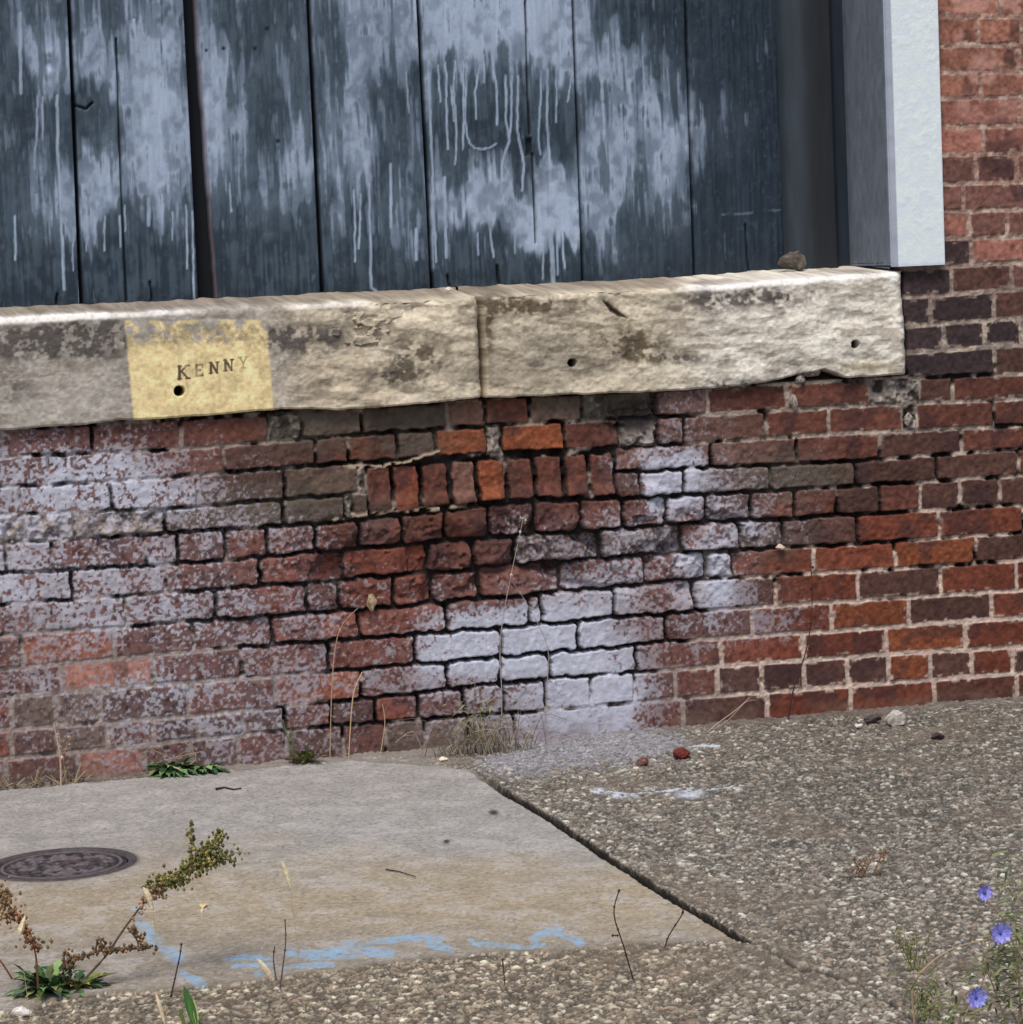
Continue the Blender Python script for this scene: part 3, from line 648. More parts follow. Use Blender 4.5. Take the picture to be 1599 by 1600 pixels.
def build_ground():
    xs = xs_range(0.16, 2.95, -0.9, 4.3, 0.0027, 0.012)
    ys = np.concatenate([np.arange(-4.0, -2.60, 0.012), np.arange(-2.60, -0.9, 0.0034), np.arange(-0.9, 0.06, 0.0040)])
    X, Y = np.meshgrid(xs, ys)
    G = [on_ground(*p)[:2] for p in SLAB_R+SLAB_B[1:]]
    wobx = (fbm(X, Y, 0.05, 3, 401)-0.5)*0.010; woby = (fbm(X, Y, 0.03, 3, 402)-0.5)*0.010
    e1 = [on_ground(*p)[:2] for p in SLAB_R]; e2 = [on_ground(*p)[:2] for p in SLAB_B]
    topl = (-0.9, e1[0][1]-0.02)
    poly = e1+e2[1:]+[(-1.2, e2[-1][1]), (-1.2, -0.055), (0.3, -0.045), (e1[0][0]-0.05, e1[0][1])]
    nb = sst(-1.6, -1.75, Y)    # rougher along the front edge
    isl = inside(X+wobx, Y+woby*(1+1.5*nb), poly)
    dR = segdist(X+wobx*0.4, Y+woby*0.4, e1); dB = segdist(X+wobx, Y+woby*2.5, e2)
    PX, PY = image_xy(X, Y, X*0)
    # pebbles
    WX = X+(fbm(X, Y, 0.008, 2, 491)-.5)*0.006; WY = Y+(fbm(X, Y, 0.008, 2, 492)-.5)*0.006
    def peb(s, seed, X=WX, Y=WY):
        cx = np.floor(X/s); cy = np.floor(Y/s); best = np.full(X.shape, 9.0); bi = np.zeros(X.shape); br_ = np.ones(X.shape)
        for i in (-1, 0, 1):
            for j in (-1, 0, 1):
                qx, qy = cx+i, cy+j
                jx = hsh(qx, qy, seed); jy = hsh(qx, qy, seed+1); r = 0.34+0.34*hsh(qx, qy, seed+2)
                an = hsh(qx, qy, seed+4)*3.14; el = 0.65+0.35*hsh(qx, qy, seed+5)
                ddx = X/s-qx-0.15-0.7*jx; ddy = Y/s-qy-0.15-0.7*jy
                ca, sa = np.cos(an), np.sin(an)
                dd_ = np.hypot(ddx*ca+ddy*sa, (-ddx*sa+ddy*ca)/el)/r
                m = dd_ < best; best = np.where(m, dd_, best); bi = np.where(m, hsh(qx, qy, seed+3), bi); br_ = np.where(m, r, br_)
        return best, bi, br_
    d1, id1, rr1 = peb(0.0100, 500)
    d2, id2, rr2 = peb(0.0060, 520)
    n1 = fbm(X, Y, 0.012, 3, 411); n2 = fbm(X, Y, 0.2, 3, 412); n3 = fbm(X, Y, 0.004, 2, 413); n4 = fbm(X, Y, 0.05, 4, 414)
    dome = np.sqrt(np.clip(1-d1**2, 0, 1)); dome2 = np.sqrt(np.clip(1-d2**2, 0, 1))
    use1 = (d1 < 1) & (hsh(np.round(id1*4096), np.round(id1*4096), 3) < 0.62)
    hp = np.where(use1, dome*0.0042*(0.5+rr1), dome2*0.0022)+(n4-.5)*0.006
    idd = np.where(use1, id1, id2)
    pal = np.array([(146, 136, 124), (170, 160, 146), (104, 94, 84), (190, 180, 164), (128, 108, 92), (84, 76, 70), (156, 142, 122), (214, 206, 192), (118, 114, 108), (150, 124, 104), (140, 132, 116), (92, 84, 76)], float)
    pc = lin(pal[np.clip((idd*len(pal)).astype(int), 0, len(pal)-1)])
    pc = pc*0.85+0.15*lin((140, 131, 119)); mat_ = lin((76, 69, 61))
    inp = np.where(use1, sst(1.0, 0.8, d1), sst(1.0, 0.7, d2)*0.7)
    ca = mix(np.broadcast_to(mat_, pc.shape), pc, inp)
    ca = ca*(0.8+0.4*n1)[..., None]
    # the lower stretch is sandier, the upper right greyer and darker
    ca = ca*(0.80+0.40*fbm(X, Y, 0.035, 4, 451))[..., None]
    g_ = ca.mean(-1, keepdims=True); ca = g_*0.28+ca*0.72; ca = ca*np.array([1.03, 1.06, 1.03])
    sand = sst(1350, 1500, PY)*sst(1300, 900, PX)+0.35*sst(1300, 1550, PY)
    ca = mix(ca, ca*np.array([1.16, 1.08, 0.96]), np.clip(sand, 0, 1)); ca = ca*(1-0.16*sst(1000, 1300, PX)*sst(1400, 1250, PY))[..., None]
    ca = mix(ca, lin((112, 100, 86))[None, None], 0.35*sst(0.6, 0.8, n2))
    # concrete skim along the foot of the wall
    foot = sst(-0.075, -0.02, Y+0.02*(n4-.5))
    fc = mix(np.broadcast_to(lin((126, 120, 114)), ca.shape), lin((96, 84, 78))[None, None], n4); ca = mix(ca, fc*(0.75+.5*n1)[..., None], foot*0.8)
    ca = mix(ca, lin((142, 136, 130))[None, None], 0.7*sst(740, 640, PX)*sst(1215, 1195, PY))
    # white overspray below the painted bricks
    sp = (blob(PX, PY, 900, 1172, 150, 32)*1.0+blob(PX, PY, 1020, 1160, 70, 18)*0.6+blob(PX, PY, 800, 1200, 70, 20)*0.5)
    cv = sst(0.0, 0.5, sp-n1*0.75+0.15*sp)
    ca = mix(ca, lin((158, 160, 172))[None, None], cv*(0.15+0.5*inp))
    wl = sst(3.2, 1, segdist(PX, PY+6*(n4-.5), [(925, 1236), (1000, 1237), (1090, 1234), (1160, 1236)]))*sst(.25, .5, n1)
    wl = np.maximum(wl, (blob(PX, PY, 972, 1243, 24, 4.5)+blob(PX, PY, 1078, 1241, 20, 5))*sst(.2, .5, n1)); wl = np.maximum(wl, 0.8*sst(2, 1, segdist(PX, PY, [(1085, 1166), (1124, 1167)])))
    ca = mix(ca, lin((200, 208, 222))[None, None], np.clip(wl, 0, .9))
    # slab
    cs = mix(np.broadcast_to(lin((156, 153, 149)), ca.shape), lin((163, 149, 124))[None, None], np.clip(sst(1290, 1400, PY+60*(n2-.5)), 0, 1)*0.9)
    cs = mix(cs, lin((132, 128, 124))[None, None], sst(1420, 1500, PY)*0.5)
    cs = mix(cs, lin((168, 164, 162))[None, None], sst(0.55, 0.75, n4)*0.35)
    cs = cs*(0.82+0.36*fbm(X, Y, 0.006, 3, 431))[..., None]*(0.88+0.24*n4)[..., None]
    grit = sst(0.80, 0.92, fbm(X, Y, 0.005, 2, 433)); cs = mix(cs, lin((96, 88, 78))[None, None], grit*0.5)
    grit2 = sst(0.82, 0.93, fbm(X, Y, 0.005, 2, 434)); cs = mix(cs, lin((196, 190, 178))[None, None], grit2*0.4)
    cs = mix(cs, lin((104, 96, 86))[None, None], sst(0.018, 0.0, np.minimum(dR, dB))*0.5)
    cs = mix(cs, lin((110, 100, 92))[None, None], sst(0.35, 0.0, np.hypot((X-MC[0]), (Y-MC[1])*1.0)-MR)*0.12)
    cs = mix(cs, lin((64, 60, 58))[None, None], sst(MR+0.012, MR+0.003, np.hypot(X-MC[0], Y-MC[1]))*0.6)
    for q in [(772, 1272, 7, 3), (699, 1318, 5, 3)]: cs = mix(cs, lin((40, 36, 34))[None, None], np.clip(blob(PX, PY, *q)*1.3, 0, .9))
    # blue survey marks
    bl = np.zeros(X.shape)
    for P, wd in [([(212, 1425), (228, 1448)], 6), ([(222, 1446), (245, 1476), (278, 1502)], 11), ([(285, 1525), (318, 1540)], 8), ([(352, 1504), (380, 1498), (432, 1500)], 5), ([(365, 1513), (425, 1510)], 4),
                  ([(448, 1490), (480, 1494), (560, 1492)], 10), ([(540, 1480), (590, 1474), (640, 1469), (690, 1468)], 6), ([(560, 1488), (610, 1493)], 9), ([(672, 1474), (702, 1488)], 9), ([(735, 1470), (745, 1478), (820, 1482), (850, 1478)], 4.5),
                  ([(836, 1470), (862, 1456), (880, 1462), (908, 1476)], 8), ([(400, 1524), (470, 1512), (520, 1510)], 5)]:
        bl = np.maximum(bl, sst(wd*1.5, wd*0.4, segdist(PX, PY, P)))
    bl = sst(0.28, 0.95, bl*(0.35+1.05*fbm(X, Y*0.5, 0.022, 4, 441)))
    bcol = lin((138, 172, 200))[None, None]
    cs = mix(cs, bcol, bl*(0.34+0.55*sst(.3, .62, fbm(X, Y, 0.007, 3, 442)))); ca = mix(ca, bcol, bl*0.55*inp)
    # crack running on from the slab corner
    ck = segdist(PX, PY+5*(n4-.5), CRACK); ckm = sst(3.0, 1.0, ck)*0.8
    ca = mix(ca, lin((30, 26, 24))[None, None], ckm*0.85)
    gcm = sst(0.0150, 0.0105, dR)*sst(740, 800, PX)
    # heights
    grv = sst(0.0125, 0.0060, dR)*(0.35+0.65*sst(740, 800, PX))
    Hs = (n1-.5)*0.0012+(n3-.5)*0.0008+(n4-.5)*0.003+0.003
    md = np.hypot(X-MC[0], Y-MC[1]); Hs = np.where(md < MR+0.02, 0.0025, Hs)-0.014*(md < MR*0.985)
    Hs = Hs-0.006*(1-np.sqrt(np.clip(1-(1-np.clip(dR/0.012, 0, 1))**2, 0, 1)))
    Ha = hp-0.002-0.006*ckm+0.004*foot
    Z = np.where(isl, Hs, Ha)
    Z = Z-0.022*grv*sst(740, 790, PX)
    Z = Z-0.004*grv*(1-sst(740, 790, PX))
    gc = lin((26, 20, 17)); cc = np.where(isl[..., None], cs, ca); cc = mix(cc, gc[None, None], np.maximum(grv*np.clip(sst(720, 800, PX)+0.45, 0, 1)*0.93, gcm*0.97*(~isl)))
    cc = np.clip(cc, 0.004, 0.8)
    f = isl[:-1, :-1]
    o = grid_mesh('pavement', X, Y, Z, cc, M_ground, ~f); o['kind'] = 'structure'
    o = grid_mesh('concrete_slab', X, Y, Z, cc, M_slab, f); o['kind'] = 'structure'
build_ground()
M_far = flat_mat('far_ground_material', (120, 112, 102), 0.95, 90, 0.3, 0.6, 0.003)
g = raw_mesh('ground', [(-300, -300, -.03), (300, -300, -.03), (300, 0.3, -.03), (-300, 0.3, -.03)], [(0, 1, 2, 3)], None, M_far); g['kind'] = 'structure'

# ------------------------------------------------------------------ small-shape kit
class MB:
    def __init__(s): s.V = []; s.F = []; s.C = []
    def add(s, V, F, col):
        b = len(s.V); s.V += [tuple(v) for v in V]; s.F += [tuple(i+b for i in f) for f in F]; s.C += [tuple(lin(col))]*len(V)
    def tube(s, pts, r0, r1, col, n=5):
        pts = [Vector(p) for p in pts]; V = []; F = []
        for i, p in enumerate(pts):
            t = (pts[min(i+1, len(pts)-1)]-pts[max(i-1, 0)]).normalized()
            a = t.orthogonal().normalized(); b = t.cross(a); r = r0+(r1-r0)*i/max(1, len(pts)-1)
            for k in range(n):
                an = 2*math.pi*k/n; V.append(p+a*math.cos(an)*r+b*math.sin(an)*r)
        for i in range(len(pts)-1):
            for k in range(n): F.append((i*n+k, i*n+(k+1) % n, (i+1)*n+(k+1) % n, (i+1)*n+k))
        F.append(tuple(range(n-1, -1, -1))); F.append(tuple((len(pts)-1)*n+k for k in range(n)))
        s.add(V, F, col)
    def leaf(s, base, d, up, L, W, col, bend=0.4, seg=5, fold=0.25, jag=0.0):
        d = Vector(d).normalized(); up = Vector(up); side = d.cross(up).normalized(); V = []; F = []; p = Vector(base)
        for i in range(seg+1):
            t = i/seg; ww = W*(math.sin(math.pi*min(1, t*0.92+0.08))**0.8)*0.5
            if jag: ww *= 1+jag*(1 if i % 2 else -1)
            q = p+d*L*t-up*(bend*L*t*t)
            V += [q+side*ww+up*fold*ww, q, q-side*ww+up*fold*ww]
        for i in range(seg):
            for j in range(2): F.append((3*i+j, 3*i+j+1, 3*i+j+4, 3*i+j+3))
        s.add(V, F, col)
    def pip(s, p, r, col, sq=1.0):
        x, y, z = p; V = [(x+r, y, z), (x-r, y, z), (x, y+r, z), (x, y-r, z), (x, y, z+r*sq), (x, y, z-r*sq)]
        s.add(V, [(0, 2, 4), (2, 1, 4), (1, 3, 4), (3, 0, 4), (2, 0, 5), (1, 2, 5), (3, 1, 5), (0, 3, 5)], col)
    def build(s, name, parent=None, mat=None):
        return raw_mesh(name, s.V, s.F, np.array(s.C), mat or M_plant, parent)
M_plant = vc_mat('weed_material', 0.6, 300, 0.18, 0.1, 0.0005)
def vary(c, a=0.18):
    k = 1+random.uniform(-a, a); return tuple(min(255, max(0, v*k+random.uniform(-6, 6))) for v in c)
def smooth(pts, n=4):
    out = []
    P = [Vector(p) for p in pts]
    for i in range(len(P)-1):
        p0, p1, p2, p3 = P[max(i-1, 0)], P[i], P[i+1], P[min(i+2, len(P)-1)]
        for k in range(n):
            t = k/n; out.append(0.5*((2*p1)+(p2-p0)*t+(2*p0-5*p1+4*p2-p3)*t*t+(3*p1-p0-3*p2+p3)*t**3))
    out.append(P[-1]); return out
def stone(name, cx, cy, px, py, sz, cols, label, cat, z0=0.0, loc=None, seed=1, flat=0.6, group=None):
    rs = random.Random(seed)
    import bmesh
    bm = bmesh.new(); bmesh.ops.create_icosphere(bm, subdivisions=3, radius=1)
    pl = [(Vector((rs.uniform(-1, 1), rs.uniform(-1, 1), rs.uniform(-1, 1))).normalized(), rs.uniform(0.45, 0.85)) for _ in range(11)]
    for v in bm.verts:
        for n, dd_ in pl:
            k = v.co.dot(n)
            if k > dd_: v.co -= n*(k-dd_)*0.9
        v.co *= 1+rs.uniform(-0.09, 0.09)
        v.co.x *= sz[0]; v.co.y *= sz[1]; v.co.z *= sz[2]
    mz = min(v.co.z for v in bm.verts); b = loc or on_ground(px, py)
    V = [(v.co.x+b[0], v.co.y+b[1], v.co.z-mz*0.85+b[2]) for v in bm.verts]; F = [tuple(v.index for v in f.verts) for f in bm.faces]
    C_ = [tuple(lin(vary(rs.choice(cols), 0.1))) for _ in V]; bm.free()
    e = raw_mesh(name, V, F, np.array(C_), M_item); o = e
    # origin at the base
    off = Vector(b); 
    for v in o.data.vertices: v.co -= off
    o.location = off
    return tag(o, label, cat, group)

# ------------------------------------------------------------------ manhole cover
def manhole():
    t = empty('manhole_cover', (MC[0], MC[1], -0.004)); tag(t, 'round rusty dark iron cover set flush in the concrete slab', 'manhole cover')
    def disc(name, r0, r1, hf, colf, nr, na=160):
        rr = np.linspace(r0, r1, nr); aa = np.linspace(0, 2*math.pi, na+1); A, R_ = np.meshgrid(aa, rr)
        X = MC[0]+R_*np.cos(A); Y = MC[1]+R_*np.sin(A); H = hf(X, Y, R_, A); c = colf(X, Y, R_, H)
        return grid_mesh(name, X, Y, H, c, M_item, parent=t, flip=True)
    def hf(X, Y, R_, A):
        pat = np.where((R_ < MR*0.74), sst(0.3, 0.5, np.abs(np.sin(X*150))*np.abs(np.sin(Y*110)))*0.0022, 0)
        ring = 0.003*(sst(0.004, 0.002, np.abs(R_-MR*0.80)))
        word = 0.0025*sst(0.45, 0.62, fbm(X, Y, 0.02, 2, 601))*(R_ < MR*0.7)
        return 0.000+pat*0.6+ring+word
    def cf(X, Y, R_, H):
        c = mix(np.broadcast_to(lin((44, 39, 41)), X.shape+(3,)), lin((104, 97, 100))[None, None], sst(0.0, 0.0035, H))
        n = fbm(X, Y, 0.02, 4, 602); c = mix(c, lin((96, 80, 76))[None, None], sst(0.5, 0.8, n)*0.4)
        return c*(0.7+0.6*fbm(X, Y, 0.006, 3, 603))[..., None]
    disc('cover_plate', 0.002, MR*0.875, hf, cf, 60)
    disc('frame_ring', MR*0.90, MR*1.022, lambda X, Y, R_, A: 0.0045-0.006*sst(0.9, 1.0, np.abs((R_-MR*0.961)/(MR*0.061))), lambda X, Y, R_, H: np.broadcast_to(lin((78, 72, 74)), X.shape+(3,))*(0.7+.6*fbm(X, Y, .008, 3, 604))[..., None], 10)
    disc('seat', MR*0.0, MR*0.99, lambda X, Y, R_, A: X*0-0.0085, lambda X, Y, R_, H: np.broadcast_to(lin((24, 21, 20)), X.shape+(3,)), 3)
manhole()

# ------------------------------------------------------------------ debris
stone('concrete_chunk', 0, 0, 1402, 1134, (0.028, 0.018, 0.020), [(196, 188, 182), (172, 164, 156)], 'pale broken concrete chunk at the foot of the wall on the right', 'rubble', seed=4)
stone('brick_chip', 0, 0, 1069, 1186, (0.024, 0.016, 0.014), [(120, 46, 40), (92, 40, 38)], 'dark red brick chip lying on the pavement, larger of the two', 'rubble', seed=5)
stone('brick_chip', 0, 0, 1005, 1197, (0.017, 0.012, 0.012), [(104, 66, 60), (128, 96, 88)], 'small dull brick chip left of the dark red one on the pavement', 'rubble', seed=6)
stone('pebble', 0, 0, 692, 1189, (0.012, 0.009, 0.006), [(228, 214, 196)], 'smooth cream pebble by the wall foot beside the dry weeds', 'pebble', seed=7)
stone('pebble', 0, 0, 1343, 1137, (0.011, 0.009, 0.006), [(212, 206, 200)], 'small white pebble just left of the pale concrete chunk', 'pebble', seed=8)
stone('brick_chip', 0, 0, 1466, 1154, (0.018, 0.012, 0.009), [(70, 52, 54)], 'dark purplish brick chip right of the pale concrete chunk', 'rubble', seed=9)
stone('pebble', 0, 0, 35, 1588, (0.016, 0.012, 0.008), [(214, 208, 200)], 'whitish pebble in the bottom left corner below the green weed', 'pebble', seed=10)
stone('brick_chip', 0, 0, 1362, 1129, (0.026, 0.014, 0.012), [(60, 50, 50), (92, 80, 78)], 'dark lump against the wall just behind the pale concrete chunk', 'rubble', seed=12)
stone('mortar_lump', 0, 0, 0, 0, (0.038, 0.022, 0.026), [(88, 82, 74), (66, 62, 60), (110, 102, 92)], 'crumbly mortar lump on the sill against the dark casing', 'rubble', loc=(on_wall(1238, 420, 0.18)[0], 0.175, 1.040), seed=13)
stone('mortar_lump', 0, 0, 0, 0, (0.013, 0.011, 0.009), [(206, 186, 168)], 'pinkish white mortar lump caught on a brick ledge right of the raked patch', 'rubble', loc=(on_wall(1218, 858)[0], -0.008, on_wall(1218, 858)[2]), seed=14)
stone('pebble', 0, 0, 0, 0, (0.010, 0.008, 0.006), [(214, 206, 194)], 'tiny white pebble on the back of the sill at the board foot', 'pebble', loc=(on_wall(703, 459, 0.1)[0], 0.1, 1.026), seed=15)
stone('mortar_lump', 0, 0, 0, 0, (0.014, 0.012, 0.022), [(168, 150, 118), (140, 124, 98)], 'tan rounded mortar plug stuck in the raked joint left of centre', 'rubble', loc=(on_wall(580, 953)[0], -0.008, on_wall(580, 953)[2]), seed=16)
for i, (px, py, sx, sz_) in enumerate([(1268, 581, .022, .012), (1250, 592, .014, .012), (1303, 578, .012, .008), (1240, 625, .010, .026), (1420, 655, .012, .018)]):
    w_ = on_wall(px, py)
    stone('mortar_lump', 0, 0, 0, 0, (sx, 0.012, sz_), [(168, 160, 148), (120, 112, 106)],
          ['cracked grey mortar lump in the notch under the sill', 'grey mortar crumb at the left of the sill notch', 'small white mortar crumb right of the sill notch', 'upright grey mortar smear hanging below the sill notch', 'grey mortar lump on the bricks below the sill end'][i],
          'rubble', loc=(w_[0], -0.004, w_[2]-sz_*0.8), seed=30+i)
m = MB(); b = on_ground(317, 1424)
m.leaf((b[0], b[1], 0.006), (0.3, 1, 0.3), (0, 0, 1), 0.03, 0.014, (226, 198, 140), 0.3); m.leaf((b[0], b[1], 0.006), (-.2, -1, 0), (0, 0, 1), 0.03, 0.005, (214, 200, 170), 0.1)
tag(m.build('dead_leaf'), 'small dry yellow leaf lying on the slab', 'leaf')
for pts, r, lab in [([(338, 1237), (352, 1235), (366, 1238), (378, 1236)], 0.003, 'short dark twig lying on the slab near the wall'),
                    ([(604, 1364), (625, 1367), (650, 1375)], 0.0015, 'thin dark twig lying on the middle of the slab')]:
    m = MB(); m.tube([(on_ground(*p)[0], on_ground(*p)[1], 0.006) for p in pts], r, r*0.5, (48, 42, 38)); tag(m.build('twig'), lab, 'twig')

# ------------------------------------------------------------------ weeds
def plane_pts(pts, y0): return [on_wall(x, y, y0) for x, y in pts]
def rosette(m, b, n, L, W, cols, up=0.45, jag=0.25, spread=(0, 6.283), bend=0.5):
    for i in range(n):
        a = random.uniform(*spread); u_ = random.uniform(up*0.3, up*1.5)
        m.leaf((b[0]+random.uniform(-.012, .012), b[1]+random.uniform(-.01, .01), b[2]+0.002), (math.cos(a), math.sin(a), u_), (0, 0, 1), L*random.uniform(0.55, 1.1), W*random.uniform(.7, 1.2), vary(random.choice(cols), .25), bend*random.uniform(.5, 1.1), 7, 0.3, jag)
GREEN = [(76, 112, 66), (98, 130, 80), (60, 92, 56), (122, 144, 94)]
DRY = [(168, 148, 116), (140, 118, 90), (190, 172, 140), (120, 100, 78)]
# wall-foot dandelion
t = empty('weed', (*on_ground(272, 1212)[:2], 0)); tag(t, 'leafy dark green weed growing at the wall foot above the slab', 'weed')
m = MB(); b = on_ground(268, 1211); rosette(m, b, 60, 0.095, 0.018, GREEN, 1.0, .35, (2.9, 6.5), .7); rosette(m, (b[0]+.07, b[1]-.005, 0), 40, 0.075, 0.015, GREEN, 0.9, .35, (3.0, 6.4), .7)
m.build('leaves', t)
m = MB(); m.leaf((b[0]-.01, b[1]-.05, 0.03), (1, -.2, -.35), (0, 0, 1), 0.06, 0.012, (196, 190, 160), 0.3)
for k in range(5): m.tube(smooth([(b[0]+random.uniform(-.03, .05), b[1], 0), (b[0]+random.uniform(-.04, .06), b[1]-.01, .03), (b[0]+random.uniform(-.06, .1), b[1]-.02, random.uniform(.04, .09))]), .0012, .0007, random.choice(DRY))
m.build('dead_stems', t)
# tuft
t = empty('weed', (*on_ground(472, 1192)[:2], 0)); tag(t, 'small yellow green weed tuft at the wall foot, right of the dark leafy one', 'weed')
m = MB(); b = on_ground(475, 1193); rosette(m, b, 50, 0.055, 0.011, [(110, 112, 62), (92, 100, 54), (128, 124, 76)], 1.2, bend=.3, spread=(3, 6.4))
for k in range(4): m.tube(smooth([(b[0]-.02, b[1]+.01, 0), (b[0]-.025+random.uniform(-.01, .01), b[1], .05), (b[0]-.03+random.uniform(-.03, .02), b[1], random.uniform(.07, .11))]), .0015, .0008, (96, 110, 70))
m.build('leaves', t)
# dry stalk clump in the middle of the wall foot
t = empty('dry_weed', (*on_ground(750, 1172)[:2], 0)); tag(t, 'tangled dry tan weed clump at the wall foot where slab meets pavement', 'weed')
m = MB(); b = on_ground(752, 1176)
for k in range(110):
    x = b[0]+random.gauss(0, .065); y = b[1]+random.uniform(-.04, .02); L = random.uniform(.03, .15); a = random.uniform(-.9, .9)
    p1 = (x+L*.5*math.sin(a), y-random.uniform(0, .02), L*.6); p2 = (x+L*math.sin(a*1.4), y-random.uniform(0, .03), L*(1-.5*abs(a))*random.uniform(.4, 1))
    m.tube(smooth([(x, y, 0), p1, p2], 3), .0010, .0005, vary(random.choice([(146, 134, 114), (122, 112, 98), (166, 154, 134), (104, 94, 80)]), .2), 4)
m.build('dead_stems', t)
m = MB()
for k in range(60):
    x = b[0]+random.gauss(-.005, .035); z = random.uniform(.02, .13); m.leaf((x, b[1]-.02, z), (random.uniform(-1, 1), -.3, random.uniform(-.4, .8)), (0, -.3, 1), random.uniform(.012, .03), .005, vary((118, 124, 84)), .3, 3)
for dx, hh in [(-.012, .17), (.003, .14), (-.03, .10)]: m.tube(smooth([(b[0]+dx, b[1], 0), (b[0]+dx-.004, b[1]-.01, hh*.5), (b[0]+dx+.004, b[1]-.012, hh)]), .0016, .0008, (112, 116, 84))
m.build('leaves', t)
# tall dry grass stalks in front of the bricks
def stalk(pts, y0, r0, r1, col, label, name='dry_stalk', pips=0, group=None):
    P = smooth(plane_pts(pts, y0)); m = MB(); P[0].z = min(P[0].z, 0.0); m.tube(P, r0, r1, col)
    for k in range(pips):
        q = P[random.randrange(len(P)//2, len(P))]; m.pip((q.x+random.uniform(-.006, .006), q.y, q.z+random.uniform(-.006, .006)), random.uniform(.0025, .0045), vary(col, .2), 1.4)
    o = m.build(name); tag(o, label, 'dead stalk', group); return o
stalk([(783, 1178), (785, 1090), (782, 1010), (793, 930), (818, 812)], -.05, .0013, .0007, (164, 152, 146), 'thin pale dead stalk rising from the dry clump up the painted bricks', pips=6)
stalk([(852, 1168), (855, 1080), (856, 1010), (822, 940), (798, 905)], -.045, .0012, .0006, (156, 146, 142), 'thin grey dead stalk just right of the dry clump bending left')
stalk([(516, 1196), (520, 1060), (531, 985), (560, 950)], -.03, .0012, .0007, (176, 150, 120), 'bent tan dead stalk leaning below the tan mortar plug')
stalk([(545, 1196), (552, 1090), (567, 1050)], -.035, .0011, .0014, (198, 172, 132), 'short tan stalk with a pale tip before the orange brick')
stalk([(1231, 1134), (1240, 1080), (1262, 1010), (1270, 940), (1268, 880)], -.03, .0022, .0008, (64, 38, 38), 'dark red brown dead stalk standing against the right bricks', pips=4)
stalk([(1088, 1160), (1120, 1132), (1150, 1110), (1172, 1090)], -.07, .0014, .0008, (178, 154, 132), 'pale bent straw leaning up to the right bricks')
stalk([(1108, 1146), (1140, 1124), (1165, 1098), (1182, 1094)], -.05, .0011, .0007, (164, 140, 120), 'second thinner straw lying right under the pale bent one')
stalk([(594, 1186), (602, 1130), (598, 1100)], -.03, .0012, .0008, (182, 160, 130), 'tiny straw at the wall foot left of the dry clump')
stalk([(96, 1232), (94, 1180), (84, 1130)], -.05, .0022, .0012, (182, 160, 140), 'straight pale dead stalk at the left wall foot', pips=5)
stalk([(105, 1226), (100, 1180), (112, 1150)], -.04, .0012, .0007, (150, 128, 98), 'thin forked straw right beside the straight pale stalk', pips=6)
t = empty('dry_weed', (*on_ground(60, 1222)[:2], 0)); tag(t, 'low brownish dead weed clump along the wall foot at the far left', 'weed')
m = MB(); b = on_ground(50, 1232)
for k in range(70):
    x = b[0]+random.uniform(-.16, .12); y = b[1]+random.uniform(-.005, .03); L = random.uniform(.015, .05); a = random.uniform(-1.2, 1.2)
    m.tube([(x, y, 0), (x+L*math.sin(a), y-.01, L*math.cos(a))], .0012, .0007, vary(random.choice(DRY+[(110, 104, 66)]), .2), 4)
    if k % 3 == 0: m.leaf((x, y, .004), (math.sin(a), -.5, .6), (0, 0, 1), .02, .007, vary((120, 116, 74)), .3, 3)
m.build('dead_stems', t)

# big bottom-left weed with the seed head
wb = on_ground(75, 1552); yb = wb[1]
t = empty('seeding_weed', (wb[0], wb[1], 0)); tag(t, 'green rosette weed bearing a long leaning seed head over the blue mark', 'weed')
m = MB(); rosette(m, wb, 90, 0.080, 0.013, GREEN+[(118, 130, 80), (70, 96, 60)], 1.1, 0.3); rosette(m, (wb[0]+.05, wb[1], 0), 34, 0.06, 0.012, GREEN+[(130, 128, 72), (150, 140, 90)], .9, .3)
m.leaf((wb[0]+.04, wb[1]-.01, .01), (1, .1, .25), (0, 0, 1), .075, .016, (92, 112, 66), .1)
m.build('leaves', t)
sp_ = [(125, 1538), (165, 1495), (192, 1455), (225, 1412), (262, 1378), (305, 1350), (345, 1330)]
P = smooth(plane_pts(sp_, yb)); m = MB(); m.tube(P, .0022, .0010, (84, 74, 58)); m.build('stem', t)
m = MB()
def spray(m, base, tip, n, cols, wdt, r=(.0018, .0036)):
    base = Vector(base); tip = Vector(tip)
    for k in range(n):
        s_ = random.random()**.8; q = base.lerp(tip, s_)+Vector((random.gauss(0, wdt), random.gauss(0, wdt), random.gauss(0, wdt))); m.pip(q, random.uniform(*r), vary(random.choice(cols), .25), 1.3)
YG = [(122, 116, 64), (100, 102, 56), (144, 132, 78), (86, 88, 50)]
for a_, b_, n, wd in [((230, 1408), (300, 1352), 170, .006), ((262, 1380), (345, 1330), 200, .009), ((280, 1365), (372, 1332), 110, .007), ((300, 1350), (300, 1290), 46, .0035), ((300, 1350), (350, 1302), 80, .005), ((318, 1345), (328, 1318), 70, .007), ((226, 1385), (262, 1372), 40, .006)]:
    A, B = on_wall(*a_, yb), on_wall(*b_, yb); m.tube([A, B], .0008, .0005, (112, 104, 60)); spray(m, A, B, n, YG, wd)
for a_, b_, n, wd in [((222, 1412), (258, 1385), 60, .005), ((206, 1440), (232, 1402), 14, .004)]: spray(m, on_wall(*a_, yb), on_wall(*b_, yb), n, [(150, 112, 88), (170, 130, 110)], wd)
m.build('seed_head', t)
m = MB(); BR = [(112, 92, 68), (92, 74, 56), (130, 106, 78)]
